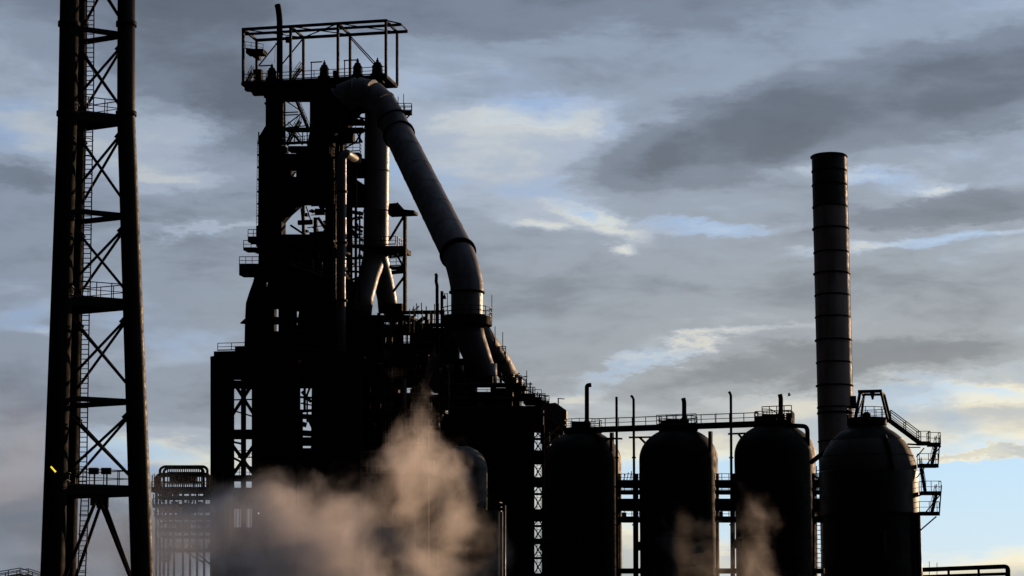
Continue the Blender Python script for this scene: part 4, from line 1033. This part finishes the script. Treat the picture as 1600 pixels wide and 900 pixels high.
def cooler_bank():
    fr = Frame(285, 375, -4)
    T = thing('cooler_bank', 'distant rack of looped cooling pipes left of the cast house, veiled in steam', 'pipe rack', ground_of(fr(285, 957, 2)))
    for n, (xl, xr, yt, b) in enumerate(((252, 326, 729, 2), (258, 320, 731, 4), (246, 330, 741, 0), (250, 328, 743, 5))):
        pipe(T, 'loop_pipe', fillet([fr(xl-2, 764, b), fr(xl-2, yt+4, b), fr(xl+4, yt, b), fr(xr-7, yt, b), fr(xr-2, yt+4, b), fr(xr-2, 764, b)], .8), .26 if n < 2 else .3, 'soot_plate', 12)
    for i in range(17): pipe(T, 'cooler_tube', [fr(262+i*3.3, 762, 1), fr(262+i*3.3, 731, 1)], .11, 'black_steel', 8)
    block(T, 'header_box', fr, 266, 306, 739, 752, 3, 4.5); block(T, 'header_box', fr, 258, 314, 752.5, 755, 2, 4, 'black_steel'); bar(T, 'tube_header', fr(262, 739, 1), fr(316, 739, 1), .4)
    for n, y in enumerate((762, 776, 789, 797, 806, 816, 826, 838, 858)):
        x0 = (236, 246, 238, 250, 244, 256, 246, 252, 246)[n]; th = (7, 3, 4, 2, 5, 2, 4, 2, 4)[n]
        o = block(T, 'deck', fr, x0, 345, y, y+th, 0, 6, 'black_steel'); railing(o, [fr(x0, y, .1), fr(345, y, .1)], 1.1, 1.0, .12)
    for x in (244, 250, 256, 263, 272, 286, 297, 308, 319, 330): bar(T, 'column', fr(x, 960, .5), fr(x, 762, .5), .36)
    rnd = random.Random(21)
    for i in range(26):
        x = rnd.uniform(250, 325); y = rnd.choice((776, 789, 806, 826, 838, 858)); block(T, 'cooler_box', fr, x, x+rnd.uniform(2, 11), y-rnd.uniform(3, 9), y, 1, 3)
    for i in range(14):
        x = rnd.uniform(240, 328); y = rnd.uniform(770, 860); bar(T, 'brace', fr(x, y, .2), fr(x+rnd.uniform(-14, 14), y+rnd.uniform(8, 26), .2), .2)
    for (x0, y0, x1, y1) in ((240, 798, 256, 825), (248, 770, 262, 800), (240, 805, 256, 812), (290, 862, 320, 880), (300, 858, 334, 886)): bar(T, 'brace', fr(x0, y0, 0), fr(x1, y1, 0), .25)
    for x, y0, y1 in ((238, 762, 742), (241, 762, 740), (244, 762, 747), (240, 790, 772), (246, 858, 838), (251, 880, 850), (258, 880, 858)): bar(T, 'mast', fr(x, y0, .3), fr(x, y1, .3), .14)
    pipe(T, 'low_loop', fillet([fr(252, 860, 0), fr(252, 876, 0), fr(266, 876, 0), fr(266, 862, 0)], .5), .18, 'soot_plate', 8)
cooler_bank()

def roof_corner():
    D = 175
    T = thing('gabled_roof_rail', 'peaked roof ridge with a handrail at the bottom left corner', 'building', ground_of(P(5, 957, D)))
    a, p, b = P(-60, 915, D), P(31, 899, D), P(70, 912, D)
    pr = MB().prism([P(-60, 935, D), P(75, 935, D), P(75, 915, D), P(31, 900, D), P(-60, 915, D)], Y*9).build('roof', 'soot_plate', T)
    MB().prism([P(-60, 935, D)+Y*.3, P(-60, 935, D)+Y*.3-UP*5, P(75, 935, D)+Y*.3-UP*5, P(75, 935, D)+Y*.3], Y*8).build('wall', 'soot_plate', T)
    railing(T, [a, p-UP*.0, b], .62, 1.0, .07)
    railing(T, [a+Y*3, p+Y*3, b+Y*3], .62, 1.0, .07)
roof_corner()

def small_lamps():
    o = MB().lathe(P(404, 802, 292), [(0, P(404, 802, 292).z-.1), (.1, P(404, 802, 292).z), (0, P(404, 802, 292).z+.1)], 12).build('work_lamp', 'white_light')
    tag(o, 'tiny white work lamp glowing through the steam by the cast house', 'lamp')
    MB().beam(P(404, 803, 292.3), P(404, 830, 292.3), .08).build('lamp_post', 'black_steel', o)
small_lamps()

def bird():
    c = P(1233, 618, 150)
    m = MB(); s = .16
    m.tube([c+Vector((-.9, 0, -.35))*s, c+Vector((-.4, 0, -.1))*s, c, c+Vector((.55, 0, .22))*s, c+Vector((.95, 0, .35))*s], [.05*s, .22*s, .3*s, .24*s, .04*s], 10)
    o = m.build('bird', 'soot_plate')
    tag(o, 'tiny dark bird flying above the stove beside the chimney', 'bird')
    for sd in (-1, 1):
        w = MB().prism([c+Vector((.3, 0, .1))*s, c+Vector((-.35, 0, 0))*s, c+Vector((-.5, sd*.9, .9))*s, c+Vector((0, sd*1.5, 1.25))*s, c+Vector((.3, sd*.8, .8))*s], Vector((0, 0, .05*s)))
        w.build('wing', 'soot_plate', o)
bird()

# ------------------------------------------------------------------ steam
def steam(name, label, x0, x1, y0, y1, D0, D1, blobs, k, nscale, nz, soft, off=.32, step=.4, aniso=.45, col=(1.0, .94, .92)):
    m = bpy.data.materials.new('steam_'+name); m.use_nodes = True; t = m.node_tree; t.nodes.clear(); g = G(t)
    geo = g.n('ShaderNodeNewGeometry'); pos = geo.outputs['Position']
    _, wc = g.noise(pos, nscale*.6, 2, .5)
    wv = g.n('ShaderNodeVectorMath', operation='MULTIPLY_ADD'); g.put(wv.inputs[0], wc); wv.inputs[1].default_value = (7, 7, 7); g.put(wv.inputs[2], pos)
    sv = g.n('ShaderNodeVectorMath', operation='ADD'); g.put(sv.inputs[0], wv.outputs[0]); sv.inputs[1].default_value = (-3.5, -3.5, -3.5)
    f, _ = g.noise(sv.outputs[0], nscale, 5.5, .62)
    env = 0.0
    for (px, py, D, rx, ry, rd, wgt) in blobs:
        c = P(px, py, D); kk = D/FOC
        d = g.n('ShaderNodeVectorMath', operation='SUBTRACT'); g.put(d.inputs[0], sv.outputs[0]); d.inputs[1].default_value = c
        s = g.n('ShaderNodeVectorMath', operation='DIVIDE'); g.put(s.inputs[0], d.outputs[0]); s.inputs[1].default_value = (rx*kk, rd, ry*kk)
        q = g.n('ShaderNodeVectorMath', operation='DOT_PRODUCT'); g.put(q.inputs[0], s.outputs[0]); g.put(q.inputs[1], s.outputs[0])
        env = g.add(env, g.mul(g.m('EXPONENT', g.mul(q.outputs['Value'], -1.0)), wgt))
    field = g.add(g.mul(env, .9), g.m('MULTIPLY_ADD', f, nz, -.5*nz-off))
    dens = g.smooth(field, .0, soft, .0, k)
    # fade to nothing at the sides of the domain
    v = g.n('ShaderNodeVolumePrincipled'); v.inputs['Color'].default_value = (*col, 1); g.put(v.inputs['Density'], dens); v.inputs['Anisotropy'].default_value = aniso
    out = g.n('ShaderNodeOutputMaterial'); t.links.new(v.outputs[0], out.inputs['Volume'])
    m.cycles.volume_step_rate = step
    MATS[m.name] = m
    a, b = P(x0, y1, (D0+D1)/2), P(x1, y0, (D0+D1)/2)
    c = Vector(((a.x+b.x)/2, (D0+D1)/2, (a.z+b.z)/2))
    o = MB().box(c, b.x-a.x, D1-D0, b.z-a.z).build('steam', m.name)
    o['kind'] = 'stuff'; o['label'] = label; o['category'] = 'steam'
STEAM = True
if STEAM:
    steam('main', 'thick brown sunlit steam billowing in front of the cast house', 120, 810, 560, 985, 211, 243,
          [(500, 850, 224, 135, 85, 6, 1.0), (420, 790, 222, 85, 50, 5, .7), (540, 785, 224, 70, 50, 5, .45), (330, 835, 218, 115, 70, 6, .85), (250, 860, 215, 110, 85, 5, .95), (630, 735, 233, 60, 88, 4.5, 1.1), (656, 655, 234, 42, 46, 3.5, .55),
           (715, 800, 236, 56, 78, 4.5, .95), (560, 925, 226, 240, 60, 6, .9), (690, 890, 235, 90, 60, 5, .7)],
          .30, .19, 2.3, 1.35, off=.38)
    steam('wisp', 'small brown steam wisps drifting before the middle and chimney-side stoves', 990, 1260, 720, 980, 201, 215,
          [(1185, 875, 208, 36, 60, 3, .8), (1105, 862, 208, 40, 60, 3, .75), (1052, 868, 208, 32, 66, 3, .7), (1164, 800, 208, 26, 46, 2.5, .7), (1150, 940, 208, 100, 34, 3.5, .8)],
          .15, .25, 2.2, 1.5, off=.33)
    steam('haze', 'thin grey smoke drifting low behind the lattice tower', -90, 330, 520, 985, 160, 200,
          [(20, 760, 180, 110, 150, 14, .75), (120, 900, 180, 140, 90, 14, .8), (275, 860, 182, 90, 90, 12, .95)],
          .055, .08, 1.8, 1.2, off=.26, step=.6, aniso=.2)
